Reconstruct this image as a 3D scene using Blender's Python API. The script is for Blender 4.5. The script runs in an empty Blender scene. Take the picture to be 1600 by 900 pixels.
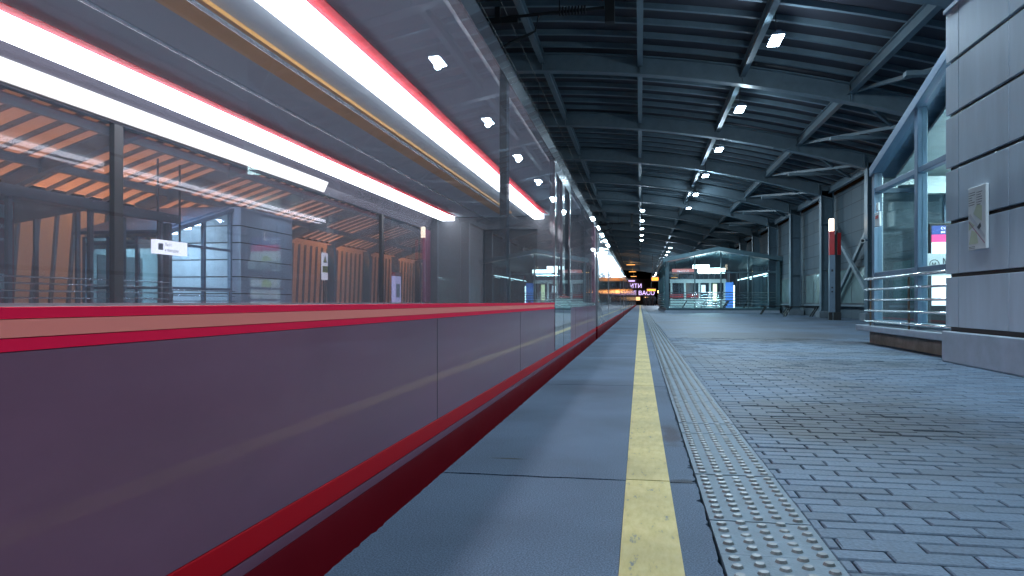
import bpy, bmesh, math, random
from mathutils import Vector, Matrix
random.seed(7)
R = math.radians
sc = bpy.context.scene
col = sc.collection

# ------------------------------------------------------------------ camera, world, exposure
cam_d = bpy.data.cameras.new("camera")
cam = bpy.data.objects.new("camera", cam_d)
col.objects.link(cam)
cam.location = (0, 0, 0.65)
cam.rotation_euler = (R(90), 0, math.atan(200 / 1120))
cam_d.sensor_width = 36
cam_d.lens = 36 * 1120 / 1600
cam_d.shift_y = 22 / 1600
cam_d.clip_start = 0.05
cam_d.clip_end = 2000
sc.camera = cam

world = bpy.data.worlds.new("World")
sc.world = world
world.use_nodes = True
wn = world.node_tree
bg = wn.nodes["Background"]
sky = wn.nodes.new("ShaderNodeTexSky")
sky.sky_type = 'NISHITA'
sky.sun_disc = False
sky.sun_elevation = R(-3)
sky.sun_rotation = R(150)
wn.links.new(sky.outputs[0], bg.inputs[0])
bg.inputs[1].default_value = 0.05

sc.view_settings.view_transform = 'Standard'
sc.view_settings.look = 'None'
sc.view_settings.exposure = 0.25
sc.view_settings.gamma = 1.0
cy = sc.cycles
cy.use_denoising = True
cy.max_bounces = 10
cy.diffuse_bounces = 4
cy.glossy_bounces = 4
cy.transmission_bounces = 6
cy.transparent_max_bounces = 24
cy.sample_clamp_indirect = 6
cy.caustics_reflective = False
cy.caustics_refractive = False

LAMP_COL = (0.62, 0.83, 1.0)

# ------------------------------------------------------------------ materials
def new_mat(name):
    m = bpy.data.materials.new(name)
    m.use_nodes = True
    return m, m.node_tree, m.node_tree.nodes["Principled BSDF"]

def N(nt, kind, **kw):
    n = nt.nodes.new(kind)
    for k, v in kw.items():
        setattr(n, k, v)
    return n

def mat(name, rgb, rough=0.5, metal=0.0, var=0.12, scale=3.0, bump=0.0, bscale=60.0, spec=0.5, coat=0.0, stretch=None, island=0.0):
    m, nt, p = new_mat(name)
    p.inputs["Roughness"].default_value = rough
    p.inputs["Metallic"].default_value = metal
    p.inputs["Specular IOR Level"].default_value = spec
    p.inputs["Coat Weight"].default_value = coat
    tc = N(nt, "ShaderNodeTexCoord")
    src = tc.outputs["Object"]
    if stretch:
        mp = N(nt, "ShaderNodeMapping")
        mp.inputs["Scale"].default_value = stretch
        nt.links.new(src, mp.inputs[0]); src = mp.outputs[0]
    if var > 0:
        no = N(nt, "ShaderNodeTexNoise")
        no.inputs["Scale"].default_value = scale
        no.inputs["Detail"].default_value = 8
        no.inputs["Roughness"].default_value = 0.65
        nt.links.new(src, no.inputs["Vector"])
        cr = N(nt, "ShaderNodeValToRGB")
        cr.color_ramp.elements[0].position = 0.3
        cr.color_ramp.elements[1].position = 0.7
        cr.color_ramp.elements[0].color = (*[c * (1 - var) for c in rgb], 1)
        cr.color_ramp.elements[1].color = (*[min(1, c * (1 + var)) for c in rgb], 1)
        nt.links.new(no.outputs["Fac"], cr.inputs[0])
        last = cr.outputs[0]
        if island:
            ge = N(nt, "ShaderNodeNewGeometry"); mi_ = N(nt, "ShaderNodeMapRange")
            mi_.inputs["To Min"].default_value = 1 - island; mi_.inputs["To Max"].default_value = 1 + island * 0.5
            nt.links.new(ge.outputs["Random Per Island"], mi_.inputs["Value"])
            hs = N(nt, "ShaderNodeHueSaturation"); nt.links.new(mi_.outputs[0], hs.inputs["Value"]); nt.links.new(last, hs.inputs["Color"]); last = hs.outputs[0]
        nt.links.new(last, p.inputs["Base Color"])
        mr = N(nt, "ShaderNodeMapRange")
        mr.inputs["To Min"].default_value = max(0.02, rough - 0.12)
        mr.inputs["To Max"].default_value = min(1, rough + 0.12)
        nt.links.new(no.outputs["Fac"], mr.inputs["Value"])
        nt.links.new(mr.outputs[0], p.inputs["Roughness"])
    else:
        p.inputs["Base Color"].default_value = (*rgb, 1)
    if bump > 0:
        nb = N(nt, "ShaderNodeTexNoise")
        nb.inputs["Scale"].default_value = bscale
        nb.inputs["Detail"].default_value = 4
        nt.links.new(src, nb.inputs["Vector"])
        b = N(nt, "ShaderNodeBump")
        b.inputs["Strength"].default_value = bump
        b.inputs["Distance"].default_value = 0.01
        nt.links.new(nb.outputs["Fac"], b.inputs["Height"])
        nt.links.new(b.outputs[0], p.inputs["Normal"])
    return m

def emit(name, rgb, s):
    m, nt, p = new_mat(name)
    p.inputs["Base Color"].default_value = (*[min(0.8, c) for c in rgb], 1)
    p.inputs["Emission Color"].default_value = (*rgb, 1)
    p.inputs["Emission Strength"].default_value = s
    p.inputs["Roughness"].default_value = 0.4
    return m

def glass(name, tint=(0.9, 0.96, 0.97), refl=1.0, rough=0.0, dirt=0.0):
    m, nt, p = new_mat(name)
    nt.nodes.remove(p)
    out = nt.nodes["Material Output"]
    tr = N(nt, "ShaderNodeBsdfTransparent"); tr.inputs[0].default_value = (*tint, 1)
    gl = N(nt, "ShaderNodeBsdfGlossy"); gl.inputs["Roughness"].default_value = rough
    gl.inputs[0].default_value = (1, 1, 1, 1)
    lw = N(nt, "ShaderNodeLayerWeight"); lw.inputs[0].default_value = 0.5
    pw = N(nt, "ShaderNodeMath", operation='POWER'); pw.inputs[1].default_value = 5
    nt.links.new(lw.outputs["Facing"], pw.inputs[0])
    mu = N(nt, "ShaderNodeMath", operation='MULTIPLY_ADD'); mu.inputs[1].default_value = 0.6 * refl; mu.inputs[2].default_value = 0.03 * refl
    nt.links.new(pw.outputs[0], mu.inputs[0])
    mx = N(nt, "ShaderNodeMixShader")
    nt.links.new(mu.outputs[0], mx.inputs[0])
    last = tr.outputs[0]
    if dirt > 0:
        df = N(nt, "ShaderNodeBsdfDiffuse"); df.inputs[0].default_value = (0.45, 0.45, 0.5, 1)
        no = N(nt, "ShaderNodeTexNoise"); no.inputs["Scale"].default_value = 1.7; no.inputs["Detail"].default_value = 6
        tc = N(nt, "ShaderNodeTexCoord"); nt.links.new(tc.outputs["Object"], no.inputs["Vector"])
        mr = N(nt, "ShaderNodeMapRange"); mr.inputs["To Min"].default_value = dirt * 0.4; mr.inputs["To Max"].default_value = dirt * 1.6
        nt.links.new(no.outputs["Fac"], mr.inputs["Value"])
        m2 = N(nt, "ShaderNodeMixShader")
        nt.links.new(mr.outputs[0], m2.inputs[0])
        nt.links.new(tr.outputs[0], m2.inputs[1]); nt.links.new(df.outputs[0], m2.inputs[2])
        last = m2.outputs[0]
    nt.links.new(last, mx.inputs[1]); nt.links.new(gl.outputs[0], mx.inputs[2])
    nt.links.new(mx.outputs[0], out.inputs[0])
    return m

M = {}
M['steel'] = mat('painted_steel', (0.175, 0.24, 0.28), 0.45, 0.0, 0.15, 2.5, 0.05, 40)
M['colsteel'] = mat('column_paint', (0.10, 0.16, 0.20), 0.42, 0.0, 0.15, 2.5, 0.05, 40)
M['steel_dark'] = mat('dark_steel', (0.05, 0.06, 0.07), 0.5, 0.0, 0.2, 3)
M['deck'] = mat('roof_deck', (0.05, 0.05, 0.065), 0.6, 0.0, 0.25, 0.8)
M['black'] = mat('black_paint', (0.012, 0.013, 0.015), 0.45, 0.0, 0.1)
M['inox'] = mat('brushed_stainless', (0.62, 0.66, 0.68), 0.22, 1.0, 0.06, 20)
M['frame'] = mat('frame_paint', (0.15, 0.23, 0.33), 0.4, 0.0, 0.08, 5)
M['clad'] = mat('cladding_panel', (0.47, 0.565, 0.66), 0.34, 0.0, 0.10, 2.2, 0.02, 6, stretch=(2, 2, 0.35), island=0.07)
M['joint'] = mat('joint_dark', (0.05, 0.045, 0.045), 0.8)  # dark core colour that shows in the open panel joints
M['plinth'] = mat('granite_plinth', (0.36, 0.43, 0.51), 0.4, 0.0, 0.14, 5, 0.05, 120)
M['rawcon'] = mat('raw_concrete', (0.26, 0.24, 0.21), 0.85, 0.0, 0.35, 3, 0.3, 40)
M['conc'] = mat('wall_concrete', (0.24, 0.26, 0.28), 0.8, 0.0, 0.2, 1.5, 0.2, 30)
M['footing'] = mat('footing_concrete', (0.15, 0.19, 0.22), 0.8, 0.0, 0.2, 3, 0.2, 30)
M['glass'] = glass('clear_glass', (0.88, 0.95, 0.95), 1.0)
M['glass_teal'] = glass('teal_glass', (0.70, 0.82, 0.85), 1.1, 0.0, 0.05)
M['winglass'] = mat('dim_window', (0.18, 0.27, 0.27), 0.2, 0.0, 0.2, 1.0)
M['inwall'] = mat('interior_panel', (0.55, 0.62, 0.62), 0.55, 0.0, 0.08, 2)
M['indark'] = mat('interior_dark', (0.10, 0.12, 0.13), 0.6)
M['lamp'] = emit('lamp_diffuser', (0.72, 0.90, 1.0), 40)
M['tube'] = emit('tube_lamp', (0.80, 0.97, 1.0), 14)
M['warmled'] = emit('warm_led', (1.0, 0.82, 0.62), 6)
M['red'] = mat('red_enamel', (0.50, 0.03, 0.035), 0.35, 0.0, 0.1)
M['navy'] = mat('slate_enamel', (0.13, 0.19, 0.25), 0.35, 0.0, 0.12)
M['white'] = mat('white_board', (0.72, 0.75, 0.76), 0.4, 0.0, 0.05)
M['ink'] = mat('dark_ink', (0.03, 0.035, 0.045), 0.5, 0, 0)
M['inkred'] = mat('red_ink', (0.42, 0.20, 0.28), 0.5, 0, 0)
M['green'] = mat('map_green', (0.50, 0.56, 0.42), 0.5, 0, 0.1)
M['mapgrey'] = mat('map_grey', (0.55, 0.58, 0.63), 0.5, 0, 0.1)
M['yellow'] = mat('sign_yellow', (0.62, 0.60, 0.12), 0.5, 0, 0.1)

# ------------------------------------------------------------------ mesh helpers
class MB:
    def __init__(s):
        s.v, s.f, s.mi = [], [], []
    def quad(s, pts, mi=0):
        i = len(s.v); s.v += [tuple(p) for p in pts]; s.f.append(tuple(range(i, i + len(pts)))); s.mi.append(mi); return s
    def box(s, x0, x1, y0, y1, z0, z1, mi=0):
        i = len(s.v)
        s.v += [(x, y, z) for x in (x0, x1) for y in (y0, y1) for z in (z0, z1)]
        for f in ((0, 1, 3, 2), (4, 6, 7, 5), (0, 4, 5, 1), (2, 3, 7, 6), (0, 2, 6, 4), (1, 5, 7, 3)):
            s.f.append(tuple(i + k for k in f)); s.mi.append(mi)
        return s
    def bar(s, a, b, w, h, mi=0, up=(0, 0, 1)):
        a, b = Vector(a), Vector(b); d = (b - a).normalized(); u = Vector(up)
        if abs(d.dot(u)) > 0.98: u = Vector((0, 1, 0))
        r = d.cross(u).normalized(); u = r.cross(d).normalized()
        i = len(s.v)
        for p in (a, b):
            for sx, sz in ((-1, -1), (1, -1), (1, 1), (-1, 1)):
                s.v.append(tuple(p + r * (sx * w / 2) + u * (sz * h / 2)))
        for f in ((3, 2, 1, 0), (4, 5, 6, 7), (0, 1, 5, 4), (1, 2, 6, 5), (2, 3, 7, 6), (3, 0, 4, 7)):
            s.f.append(tuple(i + k for k in f)); s.mi.append(mi)
        return s
    def tube(s, pts, r, n=10, mi=0, cap=True):
        pts = [Vector(p) for p in pts]; i0 = len(s.v); rs = r if isinstance(r, (list, tuple)) else [r] * len(pts)
        for k, p in enumerate(pts):
            d = (pts[min(k + 1, len(pts) - 1)] - pts[max(k - 1, 0)]).normalized()
            u = Vector((0, 0, 1)) if abs(d.z) < 0.9 else Vector((1, 0, 0))
            a = d.cross(u).normalized(); b = d.cross(a)
            for j in range(n):
                t = 2 * math.pi * j / n
                s.v.append(tuple(p + (a * math.cos(t) + b * math.sin(t)) * rs[k]))
        for k in range(len(pts) - 1):
            for j in range(n):
                q = i0 + k * n
                s.f.append((q + j, q + (j + 1) % n, q + n + (j + 1) % n, q + n + j)); s.mi.append(mi)
        if cap:
            s.f.append(tuple(i0 + j for j in range(n))[::-1]); s.mi.append(mi)
            q = i0 + (len(pts) - 1) * n
            s.f.append(tuple(q + j for j in range(n))); s.mi.append(mi)
        return s
    def prism_y(s, prof, y0, y1, mi=0):          # profile in (x, z), extruded along y
        n = len(prof); i = len(s.v)
        s.v += [(x, y0, z) for x, z in prof] + [(x, y1, z) for x, z in prof]
        for k in range(n):
            s.f.append((i + k, i + (k + 1) % n, i + n + (k + 1) % n, i + n + k)); s.mi.append(mi)
        s.f.append(tuple(i + k for k in range(n))[::-1]); s.mi.append(mi)
        s.f.append(tuple(i + n + k for k in range(n))); s.mi.append(mi)
        return s
    def prism_x(s, prof, x0, x1, mi=0):          # profile in (y, z), extruded along x
        n = len(prof); i = len(s.v)
        s.v += [(x0, y, z) for y, z in prof] + [(x1, y, z) for y, z in prof]
        for k in range(n):
            s.f.append((i + k, i + (k + 1) % n, i + n + (k + 1) % n, i + n + k)); s.mi.append(mi)
        s.f.append(tuple(i + k for k in range(n))[::-1]); s.mi.append(mi)
        s.f.append(tuple(i + n + k for k in range(n))); s.mi.append(mi)
        return s
    def prism_z(s, prof, z0, z1, mi=0):
        n = len(prof); i = len(s.v)
        s.v += [(x, y, z0) for x, y in prof] + [(x, y, z1) for x, y in prof]
        for k in range(n):
            s.f.append((i + k, i + (k + 1) % n, i + n + (k + 1) % n, i + n + k)); s.mi.append(mi)
        s.f.append(tuple(i + k for k in range(n))[::-1]); s.mi.append(mi)
        s.f.append(tuple(i + n + k for k in range(n))); s.mi.append(mi)
        return s
    def build(s, name, m, parent=None, bevel=0.0, smooth=False):
        me = bpy.data.meshes.new(name)
        me.from_pydata(s.v, [], s.f)
        for mm in (m if isinstance(m, (list, tuple)) else [m]):
            me.materials.append(mm)
        me.polygons.foreach_set("material_index", s.mi)
        bm = bmesh.new(); bm.from_mesh(me); bmesh.ops.recalc_face_normals(bm, faces=bm.faces)
        bm.to_mesh(me); bm.free()
        if smooth:
            for p in me.polygons: p.use_smooth = True
        o = bpy.data.objects.new(name, me)
        col.objects.link(o)
        if parent: o.parent = parent
        if bevel:
            b = o.modifiers.new("bevel", 'BEVEL'); b.width = bevel; b.segments = 2; b.limit_method = 'ANGLE'; b.angle_limit = R(40)
        return o

def thing(name, label, cat, loc=(0, 0, 0), rz=0, group=None):
    o = bpy.data.objects.new(name, None); col.objects.link(o)
    o.location = loc; o.rotation_euler = (0, 0, rz); o.empty_display_size = 0.2
    return tag(o, label, cat, group)
def tag(o, label, cat, group=None):
    o['label'] = label; o['category'] = cat
    if group: o['group'] = group
    return o
def struct(o, kind='structure'):
    o['kind'] = kind; return o
def copy_tree(o, parent=None, loc=None, rz=None, label=None):
    c = o.copy(); col.objects.link(c)
    if parent: c.parent = parent
    if loc is not None: c.location = loc
    if rz is not None: c.rotation_euler = (0, 0, rz)
    if label: c['label'] = label
    for ch in o.children: copy_tree(ch, c)
    return c
def area_light(name, parent, loc, power, color, sx, sy=None, rot=(0, 0, 0), spread=180):
    l = bpy.data.lights.new(name, 'AREA'); l.energy = power; l.color = color
    l.shape = 'RECTANGLE'; l.size = sx; l.size_y = sy or sx; l.spread = R(spread)
    o = bpy.data.objects.new(name, l); col.objects.link(o); o.location = loc; o.rotation_euler = rot
    if parent: o.parent = parent
    return o
def text(s, size, m, parent, loc, rot, name='lettering', depth=0.002, align='LEFT'):
    c = bpy.data.curves.new(name, 'FONT'); c.body = s; c.size = size; c.extrude = depth; c.align_x = align; c.resolution_u = 3
    o = bpy.data.objects.new(name, c); col.objects.link(o)
    bpy.context.view_layer.update()
    me = bpy.data.meshes.new_from_object(o)
    bpy.data.objects.remove(o)
    me.materials.clear(); me.materials.append(m)
    for p in me.polygons: p.material_index = 0
    t = bpy.data.objects.new(name, me); col.objects.link(t)
    t.location = loc; t.rotation_euler = rot
    if parent: t.parent = parent
    return t

# ------------------------------------------------------------------ ground, platforms, paving
Z0, Z1 = -16.0, 172.0  # many positions below were computed from image pixels and typed in as numbers

def stain(nt, tc, base, cx, cy_, rx, ry, soft, tint, nscale):
    # a dirt stain with a shape of its own at a fixed spot of the paving
    L = nt.links.new
    mp = N(nt, "ShaderNodeMapping"); mp.vector_type = 'TEXTURE'
    mp.inputs["Location"].default_value = (cx, cy_, 0); mp.inputs["Scale"].default_value = (rx, ry, 1)
    no = N(nt, "ShaderNodeTexNoise"); no.inputs["Scale"].default_value = nscale; no.inputs["Detail"].default_value = 6
    L(tc.outputs["Object"], mp.inputs[0]); L(tc.outputs["Object"], no.inputs["Vector"])
    ln = N(nt, "ShaderNodeVectorMath", operation='LENGTH'); L(mp.outputs[0], ln.inputs[0])
    ad = N(nt, "ShaderNodeMath", operation='MULTIPLY_ADD'); L(no.outputs["Fac"], ad.inputs[0]); ad.inputs[1].default_value = 1.4; L(ln.outputs["Value"], ad.inputs[2])
    mr = N(nt, "ShaderNodeMapRange"); mr.interpolation_type = 'SMOOTHSTEP'
    mr.inputs["From Min"].default_value = 1.0; mr.inputs["From Max"].default_value = 1.0 + 2 * soft
    mr.inputs["To Min"].default_value = 1; mr.inputs["To Max"].default_value = 0
    L(ad.outputs[0], mr.inputs["Value"])
    m = N(nt, "ShaderNodeMix", data_type='RGBA', blend_type='MULTIPLY')
    L(mr.outputs[0], m.inputs[0]); L(base, m.inputs[6]); m.inputs[7].default_value = (*tint, 1)
    return m.outputs[2]

def concrete_edge_mat():
    m, nt, p = new_mat('coping_concrete')
    tc = N(nt, "ShaderNodeTexCoord")
    L = nt.links.new
    n1 = N(nt, "ShaderNodeTexNoise"); n1.inputs["Scale"].default_value = 1.1; n1.inputs["Detail"].default_value = 7
    n2 = N(nt, "ShaderNodeTexNoise"); n2.inputs["Scale"].default_value = 210; n2.inputs["Detail"].default_value = 3
    n3 = N(nt, "ShaderNodeTexNoise"); n3.inputs["Scale"].default_value = 420; n3.inputs["Detail"].default_value = 2
    for n in (n1, n2, n3): L(tc.outputs["Object"], n.inputs["Vector"])
    r1 = N(nt, "ShaderNodeValToRGB")
    r1.color_ramp.elements[0].position = 0.3; r1.color_ramp.elements[0].color = (0.082, 0.125, 0.185, 1)
    r1.color_ramp.elements[1].position = 0.72; r1.color_ramp.elements[1].color = (0.15, 0.225, 0.325, 1)
    L(n1.outputs["Fac"], r1.inputs[0])
    r2 = N(nt, "ShaderNodeValToRGB")
    r2.color_ramp.elements[0].position = 0.38; r2.color_ramp.elements[0].color = (0.30, 0.31, 0.34, 1)
    r2.color_ramp.elements[1].position = 0.6; r2.color_ramp.elements[1].color = (1, 1, 1, 1)
    L(n2.outputs["Fac"], r2.inputs[0])
    mx = N(nt, "ShaderNodeMix", data_type='RGBA', blend_type='MULTIPLY'); mx.inputs[0].default_value = 0.8
    L(r1.outputs[0], mx.inputs[6]); L(r2.outputs[0], mx.inputs[7])
    base = stain(nt, tc, mx.outputs[2], -0.54, 2.93, 0.12, 0.022, 0.25, (0.42, 0.33, 0.22), 9)
    base = stain(nt, tc, base, 0.16, 2.66, 0.08, 0.05, 0.3, (0.4, 0.36, 0.33), 12)
    base = stain(nt, tc, base, 0.15, 3.6, 0.06, 0.35, 0.4, (0.62, 0.45, 0.42), 7)
    base = stain(nt, tc, base, -0.35, 5.6, 0.5, 0.5, 0.6, (0.62, 0.63, 0.66), 2.0)
    L(base, p.inputs["Base Color"])
    p.inputs["Roughness"].default_value = 0.72
    ad = N(nt, "ShaderNodeMath", operation='ADD'); L(n2.outputs["Fac"], ad.inputs[0]); L(n3.outputs["Fac"], ad.inputs[1])
    b = N(nt, "ShaderNodeBump"); b.inputs["Strength"].default_value = 0.4; b.inputs["Distance"].default_value = 0.003
    L(ad.outputs[0], b.inputs["Height"]); L(b.outputs[0], p.inputs["Normal"])
    return m
M['coping'] = concrete_edge_mat()

def paver_mat(name, brick):
    m, nt, p = new_mat(name)
    L = nt.links.new
    tc = N(nt, "ShaderNodeTexCoord")
    n1 = N(nt, "ShaderNodeTexNoise"); n1.inputs["Scale"].default_value = 0.5; n1.inputs["Detail"].default_value = 5
    n2 = N(nt, "ShaderNodeTexNoise"); n2.inputs["Scale"].default_value = 90; n2.inputs["Detail"].default_value = 4
    L(tc.outputs["Object"], n1.inputs["Vector"]); L(tc.outputs["Object"], n2.inputs["Vector"])
    r1 = N(nt, "ShaderNodeValToRGB")
    r1.color_ramp.elements[0].position = 0.34; r1.color_ramp.elements[0].color = (0.045, 0.068, 0.098, 1)
    r1.color_ramp.elements[1].position = 0.55; r1.color_ramp.elements[1].color = (0.105, 0.165, 0.24, 1)
    L(n1.outputs["Fac"], r1.inputs[0])
    r2 = N(nt, "ShaderNodeValToRGB")
    r2.color_ramp.elements[0].position = 0.3; r2.color_ramp.elements[0].color = (0.65, 0.65, 0.66, 1)
    r2.color_ramp.elements[1].position = 0.65; r2.color_ramp.elements[1].color = (1, 1, 1, 1)
    L(n2.outputs["Fac"], r2.inputs[0])
    mx = N(nt, "ShaderNodeMix", data_type='RGBA', blend_type='MULTIPLY'); mx.inputs[0].default_value = 1
    L(r1.outputs[0], mx.inputs[6]); L(r2.outputs[0], mx.inputs[7])
    base = mx.outputs[2]
    height = n2.outputs["Fac"]
    base = stain(nt, tc, base, 1.25, 4.2, 1.0, 1.0, 0.4, (0.30, 0.31, 0.34), 2.0)
    base = stain(nt, tc, base, 1.9, 13.9, 1.6, 2.6, 0.4, (0.36, 0.38, 0.40), 1.0)
    base = stain(nt, tc, base, 2.4, 8.2, 1.2, 0.6, 0.5, (0.55, 0.55, 0.56), 1.3)
    mx2 = N(nt, "ShaderNodeMix", data_type='RGBA', blend_type='MULTIPLY'); mx2.inputs[0].default_value = 1
    L(base, mx2.inputs[6])
    if brick:
        bt = N(nt, "ShaderNodeTexBrick")
        bt.offset = 0.5; bt.squash = 1
        bt.inputs["Scale"].default_value = 1
        bt.inputs["Mortar Size"].default_value = 0.0045
        bt.inputs["Mortar Smooth"].default_value = 0.3
        bt.inputs["Brick Width"].default_value = 0.21
        bt.inputs["Row Height"].default_value = 0.084
        bt.inputs["Color1"].default_value = (0.78, 0.78, 0.78, 1)
        bt.inputs["Color2"].default_value = (1.1, 1.1, 1.1, 1)
        bt.inputs["Mortar"].default_value = (0.14, 0.14, 0.15, 1)
        L(tc.outputs["Object"], bt.inputs["Vector"])
        L(bt.outputs["Color"], mx2.inputs[7])
        sb = N(nt, "ShaderNodeMath", operation='MULTIPLY_ADD')
        L(bt.outputs["Fac"], sb.inputs[0]); sb.inputs[1].default_value = -1.5
        L(n2.outputs["Fac"], sb.inputs[2]); height = sb.outputs[0]
    else:
        ge = N(nt, "ShaderNodeNewGeometry")
        mr = N(nt, "ShaderNodeMapRange"); mr.inputs["To Min"].default_value = 0.74; mr.inputs["To Max"].default_value = 1.14
        L(ge.outputs["Random Per Island"], mr.inputs["Value"])
        cb = N(nt, "ShaderNodeCombineColor")
        for i in range(3): L(mr.outputs[0], cb.inputs[i])
        L(cb.outputs[0], mx2.inputs[7])
    L(mx2.outputs[2], p.inputs["Base Color"])
    rr = N(nt, "ShaderNodeMapRange"); rr.inputs["To Min"].default_value = 0.42; rr.inputs["To Max"].default_value = 0.75
    L(n1.outputs["Fac"], rr.inputs["Value"]); L(rr.outputs[0], p.inputs["Roughness"])
    b = N(nt, "ShaderNodeBump"); b.inputs["Strength"].default_value = 0.35; b.inputs["Distance"].default_value = 0.005
    L(height, b.inputs["Height"]); L(b.outputs[0], p.inputs["Normal"])
    return m
M['paver'] = paver_mat('paver_stone', False)
M['paver_far'] = paver_mat('paver_pattern', True)
M['sand'] = mat('joint_sand', (0.035, 0.036, 0.04), 0.9, 0, 0.3, 30, 0.3, 200)
M['ballast'] = mat('ballast_stone', (0.09, 0.085, 0.08), 0.9, 0, 0.5, 25, 1.0, 25)
M['ground'] = mat('dark_ground', (0.06, 0.055, 0.05), 0.9, 0, 0.4, 0.5, 0.3, 5)
M['rust'] = mat('rusty_rail', (0.16, 0.10, 0.07), 0.5, 0.6, 0.3, 8)

struct(MB().box(-400, 400, -200, 700, -1.9, -1.45).build('ground', M['ground']))
struct(MB().box(-8.9, -0.78, Z0, Z1 + 60, -1.45, -1.3).build('track_bed', M['ballast']))
tr = MB()
for cx in (-2.55, -7.1):
    for sx in (-0.76, 0.76):
        tr.box(cx + sx - 0.035, cx + sx + 0.035, Z0, Z1 + 60, -1.2, -1.08)
    y = Z0
    while y < 60:
        tr.box(cx - 1.3, cx + 1.3, y, y + 0.25, -1.296, -1.2, 1); y += 0.55
struct(tr.build('railway_track', [M['rust'], M['footing']]))
YN = 13.44   # near pavers are laid stones up to here
struct(MB().box(-0.70, 8.3, Z0, Z1, -1.45, -0.045).build('platform_base', M['conc']))
struct(MB().box(0.50, 8.3, YN, Z1, -0.043, 0.0).build('platform_paving', M['paver_far']))
struct(MB().box(0.49, 8.3, Z0, YN - 0.002, -0.043, -0.012).build('paving_bed', M['sand']))
# coping slabs with open joints and broken edges
cp = MB()
ys = [-16, -13, -10, -7, -4, -1.15, 2.645]
y = 2.645
while y < Z1 - 4: y += 3.0; ys.append(y)
rng = random.Random(3)
for a, b in zip(ys[:-1], ys[1:]):
    g = 0.004
    pts_l, pts_r = [], []
    n = 150 if a < 9 else 2
    for k in range(n + 1):
        t = k / n; yy = a + g + (b - a - 2 * g) * t
        jl = rng.uniform(-0.0015, 0.0015); jr = rng.uniform(-0.003, 0.003)
        if n > 2 and rng.random() < 0.10: jr -= rng.uniform(0.004, 0.016)
        if n > 2 and rng.random() < 0.04: jl += rng.uniform(0.003, 0.008)
        pts_l.append((-0.74 + jl, yy)); pts_r.append((0.197 + jr, yy))
    # slab ends slightly ragged
    e0 = [(-0.74 + 0.937 * q / 12, a + g + abs(rng.gauss(0, 0.004))) for q in range(1, 12)] if n > 2 else []
    e1 = [(-0.74 + 0.937 * q / 12, b - g - abs(rng.gauss(0, 0.004))) for q in range(11, 0, -1)] if n > 2 else []
    prof = e0 + pts_r + e1 + pts_l[::-1]
    cp.prism_z(prof, -0.16, 0.0)
struct(cp.build('platform_coping', M['coping']))
# worn yellow line
def yellow_mat():
    m, nt, p = new_mat('worn_yellow_paint')
    L = nt.links.new
    tc = N(nt, "ShaderNodeTexCoord")
    n1 = N(nt, "ShaderNodeTexNoise"); n1.inputs["Scale"].default_value = 14; n1.inputs["Detail"].default_value = 8; n1.inputs["Roughness"].default_value = 0.7
    n2 = N(nt, "ShaderNodeTexNoise"); n2.inputs["Scale"].default_value = 3; n2.inputs["Detail"].default_value = 5
    mp = N(nt, "ShaderNodeMapping"); mp.inputs["Scale"].default_value = (2.5, 0.7, 1)
    L(tc.outputs["Object"], mp.inputs[0]); L(mp.outputs[0], n1.inputs["Vector"]); L(tc.outputs["Object"], n2.inputs["Vector"])
    r = N(nt, "ShaderNodeValToRGB")
    r.color_ramp.elements[0].position = 0.33; r.color_ramp.elements[0].color = (0.24, 0.25, 0.22, 1)
    r.color_ramp.elements[1].position = 0.41; r.color_ramp.elements[1].color = (0.62, 0.50, 0.18, 1)
    e = r.color_ramp.elements.new(0.62); e.color = (0.70, 0.585, 0.25, 1)
    L(n1.outputs["Fac"], r.inputs[0])
    r2 = N(nt, "ShaderNodeValToRGB"); r2.color_ramp.elements[0].color = (0.7, 0.7, 0.72, 1); r2.color_ramp.elements[1].color = (1, 1, 1, 1)
    r2.color_ramp.elements[0].position = 0.35; r2.color_ramp.elements[1].position = 0.6
    L(n2.outputs["Fac"], r2.inputs[0])
    mx = N(nt, "ShaderNodeMix", data_type='RGBA', blend_type='MULTIPLY'); mx.inputs[0].default_value = 0.8
    L(r.outputs[0], mx.inputs[6]); L(r2.outputs[0], mx.inputs[7]); L(mx.outputs[2], p.inputs["Base Color"])
    p.inputs["Roughness"].default_value = 0.6
    b = N(nt, "ShaderNodeBump"); b.inputs["Strength"].default_value = 0.2; b.inputs["Distance"].default_value = 0.003
    L(n1.outputs["Fac"], b.inputs["Height"]); L(b.outputs[0], p.inputs["Normal"])
    return m
M['yline'] = yellow_mat()
yl = MB()
for a, b in zip(ys[:-1], ys[1:]):
    yl.box(-0.05, 0.105, a + 0.006, b - 0.006, 0.0005, 0.004)
struct(yl.build('yellow_line', M['yline']))
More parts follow.
